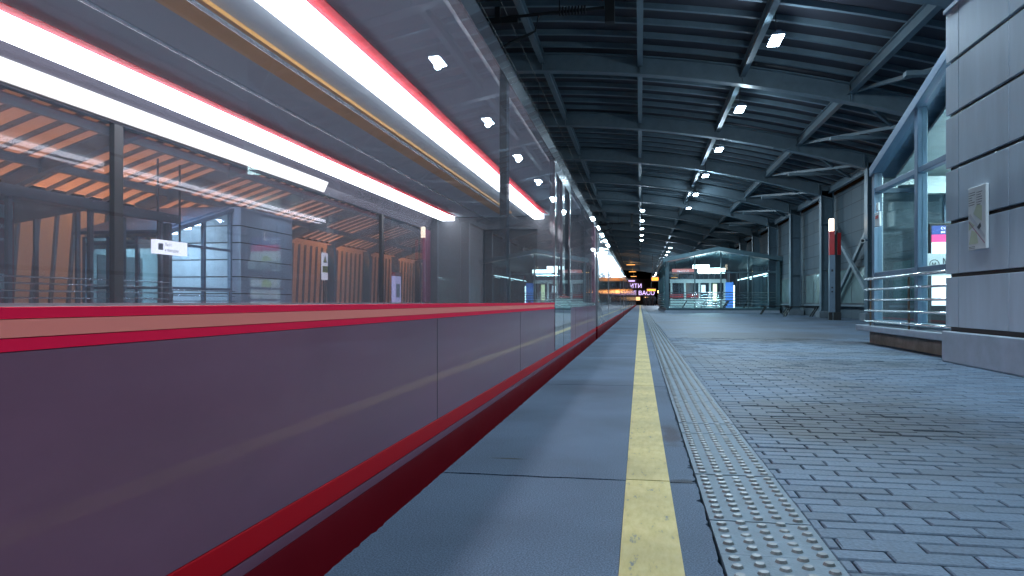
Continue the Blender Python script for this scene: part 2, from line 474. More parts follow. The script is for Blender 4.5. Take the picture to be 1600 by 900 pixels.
# tactile strip: square tiles with truncated studs
M['tactile'] = mat('tactile_concrete', (0.145, 0.205, 0.25), 0.6, 0.0, 0.22, 9, 0.2, 150)
M['stud'] = mat('shaded_stud', (0.15, 0.17, 0.175), 0.38, 0.0, 0.45, 30)  # dark tone puts the shaded stud sides into the colour
tt = MB()
T = 0.29; ya = 1.905 - 0.29 * 20
rng = random.Random(5)
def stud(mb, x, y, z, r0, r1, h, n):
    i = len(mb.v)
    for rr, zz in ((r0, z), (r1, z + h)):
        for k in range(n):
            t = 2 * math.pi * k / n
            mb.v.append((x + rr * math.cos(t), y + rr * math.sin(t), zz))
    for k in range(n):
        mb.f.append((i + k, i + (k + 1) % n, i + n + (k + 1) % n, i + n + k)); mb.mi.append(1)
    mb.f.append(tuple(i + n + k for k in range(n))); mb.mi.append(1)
k = 0
while ya + k * T < Z1 - 3:
    y0 = ya + k * T; dz = rng.uniform(-0.002, 0.003) if y0 < 12 else 0
    tt.box(0.203 + rng.uniform(0, 0.002), 0.487, y0 + 0.0025, y0 + T - 0.0025, -0.042, 0.003 + dz)
    if 1.2 < y0 < 40:
        for i in range(5):
            for j in range(5):
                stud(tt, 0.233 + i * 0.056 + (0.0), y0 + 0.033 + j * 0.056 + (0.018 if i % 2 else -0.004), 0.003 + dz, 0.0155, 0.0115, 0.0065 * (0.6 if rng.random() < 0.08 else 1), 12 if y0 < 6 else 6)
    k += 1
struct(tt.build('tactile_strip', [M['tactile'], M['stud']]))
# laid pavers near the camera (each a bevelled stone in one paved surface)
pv = MB()
rng = random.Random(11)
bw, bh = 0.21, 0.084
row = int(1.2 / bh)
while row * bh < YN - 0.001:
    y0 = row * bh
    off = 0.0 if row % 2 else -bw / 2
    x = -0.21 + off + 3 * bw
    while x < 8.2:
        xa, xb = x + 0.003, x + bw - 0.003
        xa = max(xa, 0.493)
        if xb - xa > 0.02:
            dz = rng.gauss(0, 0.0011) - (0.004 if rng.random() < 0.03 else 0); tx = rng.gauss(0, 0.0008); j = rng.gauss(0, 0.001)
            c = 0.004
            i = len(pv.v)
            A = [(xa, y0 + 0.004 + j), (xb, y0 + 0.004 + j), (xb, y0 + bh - 0.004 + j), (xa, y0 + bh - 0.004 + j)]
            B = [(xa + c, y0 + 0.004 + j + c), (xb - c, y0 + 0.004 + j + c), (xb - c, y0 + bh - 0.004 + j - c), (xa + c, y0 + bh - 0.004 + j - c)]
            pv.v += [(px, py, -0.02) for px, py in A] + [(px, py, -0.0035 + dz) for px, py in A] + [(px, py, dz + (tx if q in (0, 1) else -tx)) for q, (px, py) in enumerate(B)]
            for q in range(4):
                r_ = (q + 1) % 4
                pv.f += [(i + q, i + r_, i + 4 + r_, i + 4 + q), (i + 4 + q, i + 4 + r_, i + 8 + r_, i + 8 + q)]; pv.mi += [0, 0]
            pv.f.append((i + 8, i + 9, i + 10, i + 11)); pv.mi.append(0)
        x += bw
    row += 1
struct(pv.build('paving_stones', M['paver']))
# far platform across the tracks
struct(MB().box(-22, -8.92, Z0, Z1, -1.45, 0.0).build('opposite_platform', M['conc']))

# ------------------------------------------------------------------ canopy over both platforms
XC = -4.83
def zb(x): return 7.05 - 0.0128 * (x - XC) ** 2
BE = [19.6 + 6.2 * k for k in range(-5, 21)]
XR, XL = 7.72, -20.0
canopy = thing('station_canopy', 'dark arched steel station roof spanning the tracks and both platforms', 'canopy roof', (7.7, 19.6, 0))
def cbuild(mb, name, m, **kw):
    o = mb.build(name, m, None, **kw); o.parent = canopy; o.matrix_parent_inverse = Matrix.Translation((-7.7, -19.6, 0)); return o
PX = [2.65 * k for k in range(-7, 3)]
beam_src = None
for bi, by in enumerate(BE):
    if beam_src is None:
        mb = MB(); n = 44
        xs = [XL + (XR + 0.3 - XL) * k / n for k in range(n + 1)]
        for a, b in zip(xs[:-1], xs[1:]):
            za, zb_ = zb(a), zb(b)
            def seg(y0, y1, h0, h1):
                i = len(mb.v)
                mb.v += [(a, y0, za + h0), (a, y1, za + h0), (a, y0, za + h1), (a, y1, za + h1), (b, y0, zb_ + h0), (b, y1, zb_ + h0), (b, y0, zb_ + h1), (b, y1, zb_ + h1)]
                for f in ((0, 1, 5, 4), (2, 6, 7, 3), (0, 4, 6, 2), (1, 3, 7, 5)):
                    mb.f.append(tuple(i + q for q in f)); mb.mi.append(0)
            seg(-0.14, 0.14, 0.0, 0.028); seg(-0.012, 0.012, 0.028, 0.47); seg(-0.14, 0.14, 0.47, 0.498)
        for px in PX + [7.4]:
            mb.box(px - 0.012, px + 0.012, -0.13, 0.13, zb(px) + 0.03, zb(px) + 0.468)
        beam_src = cbuild(mb, 'roof_beam', M['steel']); beam_src.location.y = by
    else:
        c = beam_src.copy(); col.objects.link(c); c.location.y = by
pl = []
for px in PX + [7.85]:
    mb = MB(); z = zb(px)
    mb.box(px - 0.07, px + 0.07, Z0, Z1 - 22, z + 0.22, z + 0.245).box(px - 0.012, px + 0.012, Z0, Z1 - 22, z + 0.245, z + 0.475).box(px - 0.07, px + 0.07, Z0, Z1 - 22, z + 0.475, z + 0.495)
    cbuild(mb, 'purlin', M['steel'])
# deck sheet with its cross ribs (one surface)
mb = MB(); n = 40
xs = [XL - 0.3 + (XR + 0.6 - XL) * k / n for k in range(n + 1)]
for a, b in zip(xs[:-1], xs[1:]):
    i = len(mb.v)
    for x in (a, b):
        z = zb(x)
        mb.v += [(x, Z0, z + 0.63), (x, Z1 - 22, z + 0.63), (x, Z0, z + 0.69), (x, Z1 - 22, z + 0.69)]
    for f in ((0, 1, 5, 4), (2, 6, 7, 3), (0, 4, 6, 2), (1, 3, 7, 5)):
        mb.f.append(tuple(i + q for q in f)); mb.mi.append(2 if b < -12.5 else 0)
y = Z0 + 0.5
while y < Z1 - 22.5:
    for a, b in zip(xs[:-1], xs[1:]):
        i = len(mb.v)
        for x in (a, b):
            z = zb(x)
            mb.v += [(x, y - 0.05, z + 0.5), (x, y + 0.05, z + 0.5), (x, y - 0.05, z + 0.628), (x, y + 0.05, z + 0.628)]
        for f in ((0, 1, 5, 4), (0, 4, 6, 2), (1, 3, 7, 5)):
            mb.f.append(tuple(i + q for q in f)); mb.mi.append(1)
    y += 6.2 / 7
def translucent(name, rgb):
    m, nt, p = new_mat(name)
    nt.nodes.remove(p)
    tl = N(nt, "ShaderNodeBsdfTranslucent"); tl.inputs[0].default_value = (*rgb, 1)
    df = N(nt, "ShaderNodeBsdfDiffuse"); df.inputs[0].default_value = (*rgb, 1)
    mx = N(nt, "ShaderNodeMixShader"); mx.inputs[0].default_value = 0.3
    nt.links.new(tl.outputs[0], mx.inputs[1]); nt.links.new(df.outputs[0], mx.inputs[2])
    nt.links.new(mx.outputs[0], nt.nodes["Material Output"].inputs[0])
    return m
M['poly'] = translucent('polycarbonate_roof', (0.75, 0.72, 0.68))
cbuild(mb, 'roof_deck', [M['deck'], M['steel'], M['poly']])
# columns with web, flanges and footing
col_src = None
for by in BE:
    for side in (1, -1):
        if by > 110: continue
        cxm = 7.72 if side == 1 else -20.0
        top = zb(cxm) + 0.3
        mb = MB()
        mb.box(-0.25, -0.225, -0.17, 0.17, 0.25, top).box(0.225, 0.25, -0.17, 0.17, 0.25, top).box(-0.225, 0.225, -0.012, 0.012, 0.25, top)
        for zz in (0.27, 2.0, 3.9): mb.box(-0.224, 0.224, -0.15, 0.15, zz, zz + 0.02)
        o = mb.build('column', M['colsteel'], canopy); o.location = (cxm - 7.7, by - 19.6, 0)
        f = MB().box(-0.36, 0.36, -0.34, 0.34, 0.001, 0.27).build('footing', M['footing'], o, bevel=0.015)
# roof bracing in the wall bays, and wall X braces
for k, by in enumerate(BE[:-6]):
    mb = MB()
    mb.bar((5.3, by, zb(5.3) + 0.3), (7.8, by - 6.1, zb(7.8) + 0.32), 0.09, 0.09)
    mb.bar((5.3, by + 0.1, zb(5.3) + 0.36), (7.8, by + 3.1, zb(7.8) + 0.36), 0.08, 0.08)
    cbuild(mb, 'roof_brace', M['steel'])
    if k % 2 == 0:
        mb = MB().tube([(4.95, by - 0.16, zb(4.95) + 0.02), (4.95, by - 0.5, zb(4.95) - 0.02), (4.75, by - 0.55, zb(4.75) - 0.16), (4.4, by - 0.55, zb(4.4) - 0.12)], 0.035, 8)
        cbuild(mb, 'pipe_bracket', M['steel'])
    mb = MB().box(5.65, 7.3, by + 3.3, by + 3.5, zb(6.4) + 0.1, zb(6.4) + 0.2).build('unlit_lamp_tray', M['steel'], None)
    mb.parent = canopy; mb.matrix_parent_inverse = Matrix.Translation((-7.7, -19.6, 0))
b0 = 25.8
mb = MB()
mb.bar((7.82, b0 + 0.2, 0.5), (7.82, b0 + 6.0, 3.9), 0.10, 0.16); mb.bar((7.93, b0 + 0.2, 3.9), (7.93, b0 + 6.0, 0.5), 0.10, 0.16)
cbuild(mb, 'wall_brace', M['steel'])

# ------------------------------------------------------------------ side walls
def block_mat(name, rgb, w, h):
    m, nt, p = new_mat(name); L = nt.links.new
    tc = N(nt, "ShaderNodeTexCoord"); sp = N(nt, "ShaderNodeSeparateXYZ"); cb = N(nt, "ShaderNodeCombineXYZ")
    L(tc.outputs["Object"], sp.inputs[0]); L(sp.outputs[1], cb.inputs[0]); L(sp.outputs[2], cb.inputs[1])
    bt = N(nt, "ShaderNodeTexBrick"); bt.offset = 0.0
    for k_, v_ in (("Scale", 1), ("Mortar Size", 0.012), ("Brick Width", w), ("Row Height", h)): bt.inputs[k_].default_value = v_
    bt.inputs["Color1"].default_value = (*[c * 0.9 for c in rgb], 1); bt.inputs["Color2"].default_value = (*[c * 1.1 for c in rgb], 1)
    bt.inputs["Mortar"].default_value = (*[c * 0.3 for c in rgb], 1)
    L(cb.outputs[0], bt.inputs["Vector"]); L(bt.outputs["Color"], p.inputs["Base Color"])
    p.inputs["Roughness"].default_value = 0.7
    b = N(nt, "ShaderNodeBump"); b.invert = True; b.inputs["Strength"].default_value = 0.6; b.inputs["Distance"].default_value = 0.02
    L(bt.outputs["Fac"], b.inputs["Height"]); L(b.outputs[0], p.inputs["Normal"])
    return m
M['block'] = block_mat('wall_block', (0.075, 0.115, 0.14), 1.24, 0.56)
wall = thing('platform_wall', 'grey block wall with low windows behind the right hand columns', 'wall', (8.15, 20, 0))
MB().box(0, 0.2, -36, 130, 0.001, 5.2).build('wall_face', M['block'], wall)
for by in BE:
    if by < 18 or by > 90: continue
    fy = by - 20 + 0.6
    w = MB().box(-0.05, -0.001, fy, fy + 5.0, 0.55, 2.0).build('window', M['steel_dark'], wall)
    g = MB()
    for q in range(3): g.box(-0.056, -0.05, fy + 0.08 + q * 1.64, fy + 1.62 + q * 1.64, 0.62, 1.93)
    g.build('pane', M['winglass'], w)
    MB().box(-0.12, -0.001, fy - 0.05, fy + 5.05, 0.48, 0.55).build('sill', M['steel'], wall)
fwall = thing('slatted_wall', 'slatted steel back wall of the opposite platform, lit orange from outside', 'wall', (-20.4, 20, 0))
mb = MB()
mb.box(-0.2, 0, -36, 130, 0.001, 0.6)
mb.build('wall_base', M['conc'], fwall)
mb = MB()
y = -30.0
while y < 60:
    mb.bar((-0.05, y, 0.6), (-0.05, y + 0.35, 4.2), 0.12, 0.10, up=(1, 0, 0)); y += 0.8
mb.build('slat_screen', M['steel'], fwall)
M['orange_panel'] = M['poly']
MB().box(-0.42, -0.4, -36, 100, 0.4, 4.6).build('backing_panel', M['orange_panel'], fwall)

# ------------------------------------------------------------------ pendant lamps
LP = 185
def make_lamp(label, group, power):
    t = thing('pendant_lamp', label, 'lamp', (0, 0, 0), 0, group)
    MB().tube([(0, 0, 0.08), (0, 0, 0.9)], 0.012, 6).build('rod', M['steel_dark'], t)
    b = MB().box(-0.05, 0.05, -0.36, 0.36, 0.05, 0.09)
    for s in (-1, 1): b.box(-0.13, 0.13, s * 0.2 - 0.14, s * 0.2 + 0.14, 0.0, 0.06)
    b.build('housing', M['frame'], t, bevel=0.006)
    for s in (-1, 1): MB().box(-0.115, 0.115, s * 0.2 - 0.125, s * 0.2 + 0.125, -0.022, -0.001).build('diffuser', M['lamp'], t, bevel=0.006)
    area_light('lamp_glow', t, (0, 0, -0.03), power * 0.85, LAMP_COL, 0.24, 0.6)
    pl_ = bpy.data.lights.new('side_glow', 'POINT'); pl_.energy = power * 0.33; pl_.color = LAMP_COL; pl_.shadow_soft_size = 0.08
    po = bpy.data.objects.new('side_glow', pl_); col.objects.link(po); po.location = (0, 0, -0.12); po.parent = t
    return t
GR = 'twin cold white lamps hanging over the near platform'
lamp0 = make_lamp('twin headed cold white lamp hanging in the diagonal row over the near platform', GR, LP)
LY = [15.65 + 5.42 * k for k in range(-3, 6)] + [71 + 5.4 * k for k in range(15)]  # near row scaled toward the camera, keeping image positions; spacing drifts from beams
for i, y in enumerate(LY):
    x = 2.78 if y < 60 else 2.9
    o = lamp0 if i == 0 else copy_tree(lamp0)
    o.location = (x, y, 6.1 if y < 60 else 5.9)
GR2 = 'lamps in the straight row above the platform edge further on'
lamp1 = make_lamp('small cold white lamp in the vertical looking row above the distant platform edge', GR2, 90)
for i, y in enumerate((43, 48.4, 53.6, 58.8, 63.5)):
    o = lamp1 if i == 0 else copy_tree(lamp1)
    o.location = (0.14, y, 6.05)
GR3 = 'twin lamps hanging over the opposite platform'
lampf = make_lamp('small twin lamp hanging over the opposite platform, seen through the train', GR3, 80)
for i, y in enumerate((8.5, 13.6, 19.4, 24.6, 29.8, 34.8, 42, 50)):
    o = lampf if i == 0 else copy_tree(lampf)
    o.location = (-13.0, y, 5.2)

# ------------------------------------------------------------------ lift tower and stair pavilion
def make_tower(label):
    t = thing('lift_tower', label, 'lift tower', (3.29, 8.55, 0))
    MB().box(0.04, 2.7, -3.6, -0.04, 0.02, 3.76).build('core', M['joint'], t)
    MB().box(-0.03, 2.74, -3.66, 0.03, 0.003, 0.335).build('plinth', M['plinth'], t, bevel=0.012)
    rows = [(0.385, 0.915), (0.955, 1.485), (1.525, 2.06), (2.10, 2.635), (2.675, 3.205), (3.245, 3.79)]
    cols = [(-0.32, 0.0), (-1.36, -0.325), (-2.40, -1.365), (-3.62, -2.405)]
    for r_, (za, zc) in enumerate(rows):
        mb = MB()
        for (ya_, yc) in cols:
            mb.box(0.0, 0.036, ya_ + 0.003, yc - 0.003, za, zc)
        xs_ = [0.04, 0.95, 1.86, 2.7]
        for a, b in zip(xs_[:-1], xs_[1:]):
            mb.box(a + 0.003, b - 0.003, -0.038, 0.0, za, zc)
            mb.box(a + 0.003, b - 0.003, -3.62, -3.585, za, zc)
        mb.build('cladding_course', M['clad'], t, bevel=0.004)
    MB().box(-0.02, 2.72, -3.64, 0.02, 3.792, 3.84).build('coping', M['clad'], t, bevel=0.006)
    return t
tower = make_tower('tall lift tower clad in grey blue panels with dark joints, at the right edge')
copy_tree(tower, None, (-13.2, 22.1, 0), math.pi, 'panelled lift tower with dark joints on the opposite platform beside the small stair entrance')

M['stairlight'] = M['tube']
def make_stair(label):
    t = thing('stair_pavilion', label, 'stair pavilion', (3.29, 8.55, 0))
    D = 3.42       # along the track
    x0, x1 = 0.26, 3.1
    def zt(y): return 3.68 - (3.68 - 2.60) * y / D
    k = MB().box(x0 + 0.06, x1, 0.04, D + 0.3, 0.002, 0.20)
    k.build('base_wall', M['rawcon'], t)
    MB().box(0.14, x1, 0.04, D + 0.42, 0.201, 0.29).build('coping', M['plinth'], t, bevel=0.008)
    f = MB()
    for y in (0.08, 1.55, D - 0.12):
        f.prism_x([(y, 0.29), (y + 0.11, 0.29), (y + 0.11, zt(y + 0.11)), (y, zt(y))], x0, x0 + 0.12)
    for z in (0.30, 1.03, 2.33):
        f.box(x0 + 0.01, x0 + 0.11, 0.19, 1.55, z, z + 0.075); f.box(x0 + 0.01, x0 + 0.11, 1.66, D - 0.12, z, z + 0.075)
    f.prism_x([(0.04, zt(0.04) + 0.0), (D + 0.02, zt(D) + 0.0), (D + 0.02, zt(D) + 0.14), (0.04, zt(0.04) + 0.14)], x0 - 0.03, x0 + 0.14)
    for x in (1.25, 2.2, 3.0):
        f.box(x, x + 0.1, D - 0.12, D - 0.02, 0.29, zt(D) - 0.02)
    for z in (0.30, 1.03, 2.33): f.box(x0 + 0.12, x1, D - 0.11, D - 0.03, z + 0.002, z + 0.073)
    f.build('frame', M['frame'], t, bevel=0.006)
    g = MB()
    for (ya_, yb) in ((0.19, 1.55), (1.66, D - 0.12)):
        g.prism_x([(ya_, 0.375), (yb, 0.375), (yb, zt(yb) - 0.02), (ya_, zt(ya_) - 0.02)], x0 + 0.052, x0 + 0.064)
    g.build('side_glass', M['glass'], t)
    MB().box(x0 + 0.14, x1, D - 0.074, D - 0.064, 0.375, zt(D) - 0.03).build('end_glass', M['glass_teal'], t)
    tri = MB()
    for y in (0.08, 1.55, D - 0.12):
        tri.box(x0 + 0.122, x0 + 0.14, y + 0.045, y + 0.065, 0.3, zt(y) - 0.05)
    tri.build('mullion_trim', M['inox'], t)
    MB().prism_x([(0.04, zt(0.04) + 0.10), (D + 0.25, zt(D + 0.25) + 0.10), (D + 0.25, zt(D + 0.25) + 0.20), (0.04, zt(0.04) + 0.2)], x0 + 0.142, x1 + 0.1).build('roof', M['frame'], t)
    MB().prism_x([(0.05, zt(0.05) - 0.1), (D - 0.15, zt(D - 0.15) - 0.1), (D - 0.15, zt(D - 0.15) - 0.06), (0.05, zt(0.05) - 0.06)], x0 + 0.3, x1 - 0.05).build('ceiling', M['inwall'], t)
    w = MB().box(x1 - 0.08, x1, 0.05, D - 0.13, 0.3, 2.65).build('back_wall', M['inwall'], t)
    MB().box(x1 - 0.10, x1 - 0.081, 0.9, 1.9, 0.3, 2.1).box(x1 - 0.10, x1 - 0.081, 2.0, 2.9, 0.3, 2.1).build('door_leaf', M['indark'], w)
    MB().box(x0 + 0.5, x1 - 0.1, 2.9, 3.05, 2.25, 2.5).build('lintel', M['inwall'], t)
    tb = MB()
    for y, z in ((0.7, 3.22), (1.25, 3.0), (1.9, 2.75)): tb.box(x0 + 0.75, x0 + 2.2, y - 0.05, y + 0.05, z, z + 0.05)
    for q, (y, z) in enumerate(((0.7, 3.20), (1.25, 3.02), (1.95, 2.80))):
        MB().tube([(x0 + 0.75, y, z), (x0 + 2.3, y, z)], 0.045, 10).build('tube_lamp', M['tube'], t)
    area_light('stair_glow', t, (x0 + 1.4, 1.4, 2.72), 90, (0.74, 0.96, 1.0), 1.2, 1.6)
    return t
stair = make_stair('glazed stair entrance with sloping blue frame joined to the lift tower on the right')
copy_tree(stair, None, (-13.2, 22.1, 0), math.pi, 'glazed stair entrance with sloping roof on the opposite platform, pale lit inside')

def make_rail(label, L_, posts, loc, rz=0, zs=(0.36, 0.52, 0.68, 0.84, 1.0)):
    t = thing('guard_railing', label, 'railing', loc, rz)
    for y in posts:
        MB().box(0.02, 0.035, y - 0.02, y + 0.02, 0.29, zs[-1] + 0.01).build('post', M['rust'], t)
    for z in zs:
        MB().tube([(0, 0, z), (0, L_, z)], 0.016 if z < zs[-1] else 0.021, 10).build('rail', M['inox'], t, smooth=True)
    return t
r1 = make_rail('five bar stainless railing in front of the glazed stair entrance on the right', 3.35, (0.25, 1.6, 3.2), (3.46, 8.62, 0))
copy_tree(r1, None, (-13.37, 22.0, 0), math.pi, 'stainless railing in front of the stair entrance on the opposite platform')

# things inside the right stair entrance
M['scr_white'] = emit('screen_white', (0.82, 0.88, 1.0), 1.3)
M['scr_navy'] = emit('screen_navy', (0.04, 0.07, 0.25), 1.0)
M['scr_pink'] = emit('screen_pink', (0.85, 0.06, 0.22), 1.0)
M['scr_green'] = emit('screen_green', (0.62, 0.75, 0.18), 1.0)
s = thing('information_screen', 'tall lit poster screen with navy and pink header inside the stair entrance', 'screen', (4.18, 11.35, 0))
MB().box(-0.03, 0.73, 0.0, 0.08, 0.30, 1.80).build('casing', M['black'], s, bevel=0.01)
MB().box(0, 0.70, -0.006, -0.001, 0.6, 1.52).build('poster', M['scr_white'], s)
MB().box(0, 0.70, -0.006, -0.001, 1.632, 1.76).build('title_band', M['scr_navy'], s)
MB().box(0, 0.70, -0.006, -0.001, 1.522, 1.63).build('pink_band', M['scr_pink'], s)
text('Схема линий\nна МЦД', 0.052, M['scr_white'], s, (0.12, -0.009, 1.705), (R(90), 0, 0))
for z in (1.35, 0.95):
    g = MB(); i = len(g.v)
    g.tube([(0.40, -0.007, z), (0.40, -0.014, z)], 0.09, 20); g.build('green_dot', M['scr_green'], s)
b = thing('station_name_board', 'pale board reading МЦК with a ring emblem, behind the stair glass', 'sign', (3.93, 10.9, 0))
MB().box(0, 1.0, 0, 0.03, 1.02, 1.33).build('board', M['white'], b, bevel=0.004)
MB().box(0.05, 0.08, 0.005, 0.03, 0.291, 1.02).box(0.92, 0.95, 0.005, 0.03, 0.291, 1.02).build('stand', M['steel_dark'], b)
text('МЦК П', 0.115, M['ink'], b, (0.22, -0.003, 1.18), (R(90), 0, 0))
text('MCC Line', 0.05, M['ink'], b, (0.22, -0.003, 1.10), (R(90), 0, 0))
ring = MB()
n = 24
for k in range(n):
    t0, t1 = 2 * math.pi * k / n, 2 * math.pi * (k + 1) / n
    ring.quad([(0.12 + r_ * math.cos(t), -0.003, 1.18 + r_ * math.sin(t)) for r_, t in ((0.065, t0), (0.065, t1), (0.055, t1), (0.055, t0))])
ring.build('emblem', M['ink'], b)
text('м', 0.08, M['ink'], b, (0.083, -0.003, 1.16), (R(90), 0, 0))
ic = thing('intercom_box', 'small white intercom with red button on the stair entrance glass frame', 'intercom', (3.53, 11.55, 1.78))
MB().box(-0.03, 0.0, -0.11, 0.11, 0.0, 0.22).box(-0.025, 0.0, -0.04, 0.06, 0.24, 0.36).build('casing', M['white'], ic, bevel=0.008)
MB().box(-0.034, -0.03, -0.06, 0.06, 0.12, 0.17).build('button', M['red'], ic)

# area map on the tower
mp = thing('area_map', 'tall white station area map hung on the lift tower panels', 'map sign', (3.255, 7.545, 1.165))
MB().box(0.0, 0.03, 0, 0.375, 0, 0.625).build('board', M['white'], mp, bevel=0.006)
def mq(pts, m, name, d=0.0015):
    MB().quad([(-d, 0.375 - x, z) for x, z in pts]).build(name, m, mp)
mq([(0.02, 0.06), (0.22, 0.06), (0.19, 0.17), (0.08, 0.2)], M['green'], 'park_area')
mq([(0.02, 0.2), (0.02, 0.3), (0.15, 0.24)], M['green'], 'park_area')
mq([(0.12, 0.36), (0.3, 0.27), (0.3, 0.42), (0.2, 0.45)], M['green'], 'park_area')
mq([(0.02, 0.34), (0.05, 0.37), (0.36, 0.13), (0.36, 0.09)], M['mapgrey'], 'road', 0.002)
mq([(0.02, 0.28), (0.02, 0.295), (0.36, 0.06), (0.36, 0.045)], M['inkred'], 'railway_line', 0.0025)
mq([(0.2, 0.22), (0.27, 0.26), (0.29, 0.22), (0.24, 0.19)], M['ink'], 'station_block', 0.003)
ln = MB()
rng = random.Random(2)
for cx_, n_, zt_ in ((0.02, 6, 0.565), (0.19, 6, 0.555)):
    for k in range(n_):
        z = zt_ - k * 0.024
        ln.quad([(-0.0015, 0.375 - cx_, z), (-0.0015, 0.375 - cx_ - 0.012, z), (-0.0015, 0.375 - cx_ - 0.012, z + 0.011), (-0.0015, 0.375 - cx_, z + 0.011)])
        w_ = rng.uniform(0.05, 0.12)
        ln.quad([(-0.0015, 0.375 - cx_ - 0.02, z + 0.002), (-0.0015, 0.375 - cx_ - 0.02 - w_, z + 0.002), (-0.0015, 0.375 - cx_ - 0.02 - w_, z + 0.008), (-0.0015, 0.375 - cx_ - 0.02, z + 0.008)])
for k in range(2): ln.quad([(-0.0015, 0.355, 0.03 - k * 0.014), (-0.0015, 0.22, 0.03 - k * 0.014), (-0.0015, 0.22, 0.036 - k * 0.014), (-0.0015, 0.355, 0.036 - k * 0.014)])
ln.build('legend_lines', M['ink'], mp)

# ------------------------------------------------------------------ glass waiting pavilions
def pavilion(label, loc, W, D, eave, ridge, xr, xcols, ycols, gm, fm):
    t = thing('glass_pavilion', label, 'glass pavilion', loc)
    MB().box(-0.12, W + 0.1, -0.12, D + 0.1, 0.002, 0.16).build('plinth', M['plinth'], t, bevel=0.01)
    MB().box(-0.05, W + 0.05, -0.05, D, 0.161, 0.30).build('base_beam', fm, t)
    def zt(x): return eave + (ridge - eave) * (x / xr if x < xr else (W - x) / (W - xr))
    for yy in (0.0, D):
        for x in xcols:
            w_ = 0.2 if x in (xcols[0], xcols[-1]) else 0.07
            MB().box(x - w_ / 2, x + w_ / 2, yy - 0.07, yy + 0.07, 0.3, zt(max(0, min(W, x))) - 0.22).build('post', fm, t)
    for y in ycols:
        for x in (0, W):
            MB().box(x - 0.05, x + 0.05, y - 0.05, y + 0.05, 0.3, eave - 0.2).build('post', fm, t)
    r_ = MB()
    r_.prism_y([(-0.25, eave - 0.22), (xr, ridge - 0.18), (W + 0.25, eave - 0.22), (W + 0.25, eave + 0.02), (xr, ridge + 0.06), (-0.25, eave + 0.02)], -0.2, D + 0.2)
    r_.build('roof', fm, t)
    MB().box(0.1, W - 0.1, -0.03, 0.03, 2.35, 2.43).build('transom', fm, t)
    MB().prism_y([(0.1, 0.3), (W - 0.1, 0.3), (W - 0.1, zt(W - 0.1) - 0.24), (xr, ridge - 0.2), (0.1, zt(0.1) - 0.24)], -0.008, 0.004).build('front_glass', gm, t)
    MB().box(-0.006, 0.006, 0.08, D - 0.08, 0.3, eave - 0.24).build('side_glass', gm, t)
    MB().box(W - 0.006, W + 0.006, 0.08, D - 0.08, 0.3, eave - 0.24).build('side_glass', gm, t)
    rl = []
    for z in (0.42, 0.58, 0.74, 0.9, 1.06, 1.2):
        MB().tube([(0.1, -0.14, z), (W - 0.1, -0.14, z)], 0.026, 8).build('rail', M['inox'], t, smooth=True)
        MB().tube([(-0.16, 0.0, z), (-0.16, D, z)], 0.026, 8).build('rail', M['inox'], t, smooth=True)
        if loc[0] < -5: MB().tube([(W + 0.16, 0.0, z), (W + 0.16, D, z)], 0.018, 8).build('rail', M['inox'], t, smooth=True)
    return t
M['pavframe'] = mat('teal_frame', (0.07, 0.135, 0.16), 0.4)
W_ = 6.3
pav = pavilion('lit glass waiting pavilion with low gable roof further along the near platform', (1.6, 43.8, 0), W_, 17, 3.25, 3.85, 2.95,
               [0, 1.6, 3.1, 4.65, W_], [2.8, 5.6, 8.4, 11.2, 14, 16.8], M['glass_teal'], M['pavframe'])
M['redsign'] = emit('red_lit_sign', (0.95, 0.30, 0.28), 1.0)
M['whitesign'] = emit('white_lit_sign', (0.85, 0.97, 1.0), 9)
o = thing('exit_sign', 'long red lit sign hanging inside the glass waiting pavilion', 'sign', (2.0, 46.5, 2.45))
MB().box(0, 1.35, 0, 0.1, 0, 0.3).build('panel', M['redsign'], o); text('ВЫХОД', 0.2, M['scr_white'], o, (0.3, -0.004, 0.07), (R(90), 0, 0))
MB().box(0.2, 0.22, 0.04, 0.06, 0.301, 0.95).box(1.1, 1.12, 0.04, 0.06, 0.301, 0.95).build('hanger', M['steel_dark'], o)
o = thing('light_box', 'glaring white light box hanging in the middle of the glass pavilion', 'light box', (3.6, 46.6, 2.45))
MB().box(0, 1.65, 0, 0.12, 0, 0.32).build('panel', M['whitesign'], o); MB().box(-0.3, 0.7, 0.0, 0.3, 0.34, 0.55).build('lamp_panel', M['whitesign'], o)
MB().box(0.1, 0.12, 0.04, 0.06, 0.551, 1.1).box(1.5, 1.52, 0.04, 0.06, 0.321, 1.0).build('hanger', M['steel_dark'], o)
area_light('box_glow', o, (0.6, 0.2, -0.05), 320, (0.7, 0.95, 1.0), 1.6, 0.4)
area_light('box_front_glow', o, (0.6, -0.05, 0.2), 120, (0.7, 0.95, 1.0), 1.6, 0.3, (R(90), 0, 0))
# counter wall at the back of the pavilion, with screens
o = thing('ticket_counter', 'pale ticket counter with glazed openings at the back of the glass pavilion', 'counter', (2.0, 50, 0))
MB().box(0, 3.7, 0, 0.2, 1.95, 2.2).build('fascia', M['white'], o)
for x in (0.05, 0.95, 1.9, 2.6, 3.55): MB().box(x, x + 0.12, 0, 0.2, 0.301, 1.95).build('pillar', M['white'], o)
MB().box(0, 0.9, -0.05, 0.1, 0.9, 1.2).box(1.1, 1.9, -0.05, 0.1, 0.9, 1.2).build('red_band', M['red'], o)
MB().box(0, 3.7, 0.05, 0.25, 0.301, 0.85).build('counter_front', M['inwall'], o)
o = thing('notice_screen', 'small white lit notice hanging in the glass pavilion behind the counter glass', 'screen', (4.05, 49.6, 1.25))
MB().box(0, 0.28, 0, 0.06, 0, 0.55).build('panel', M['scr_white'], o, bevel=0.03); MB().box(0.13, 0.15, 0.02, 0.04, 0.551, 0.7).build('hanger', M['steel_dark'], o)
o = thing('poster_stand', 'yellow and white poster stand inside the glass pavilion', 'poster stand', (4.75, 49, 0))
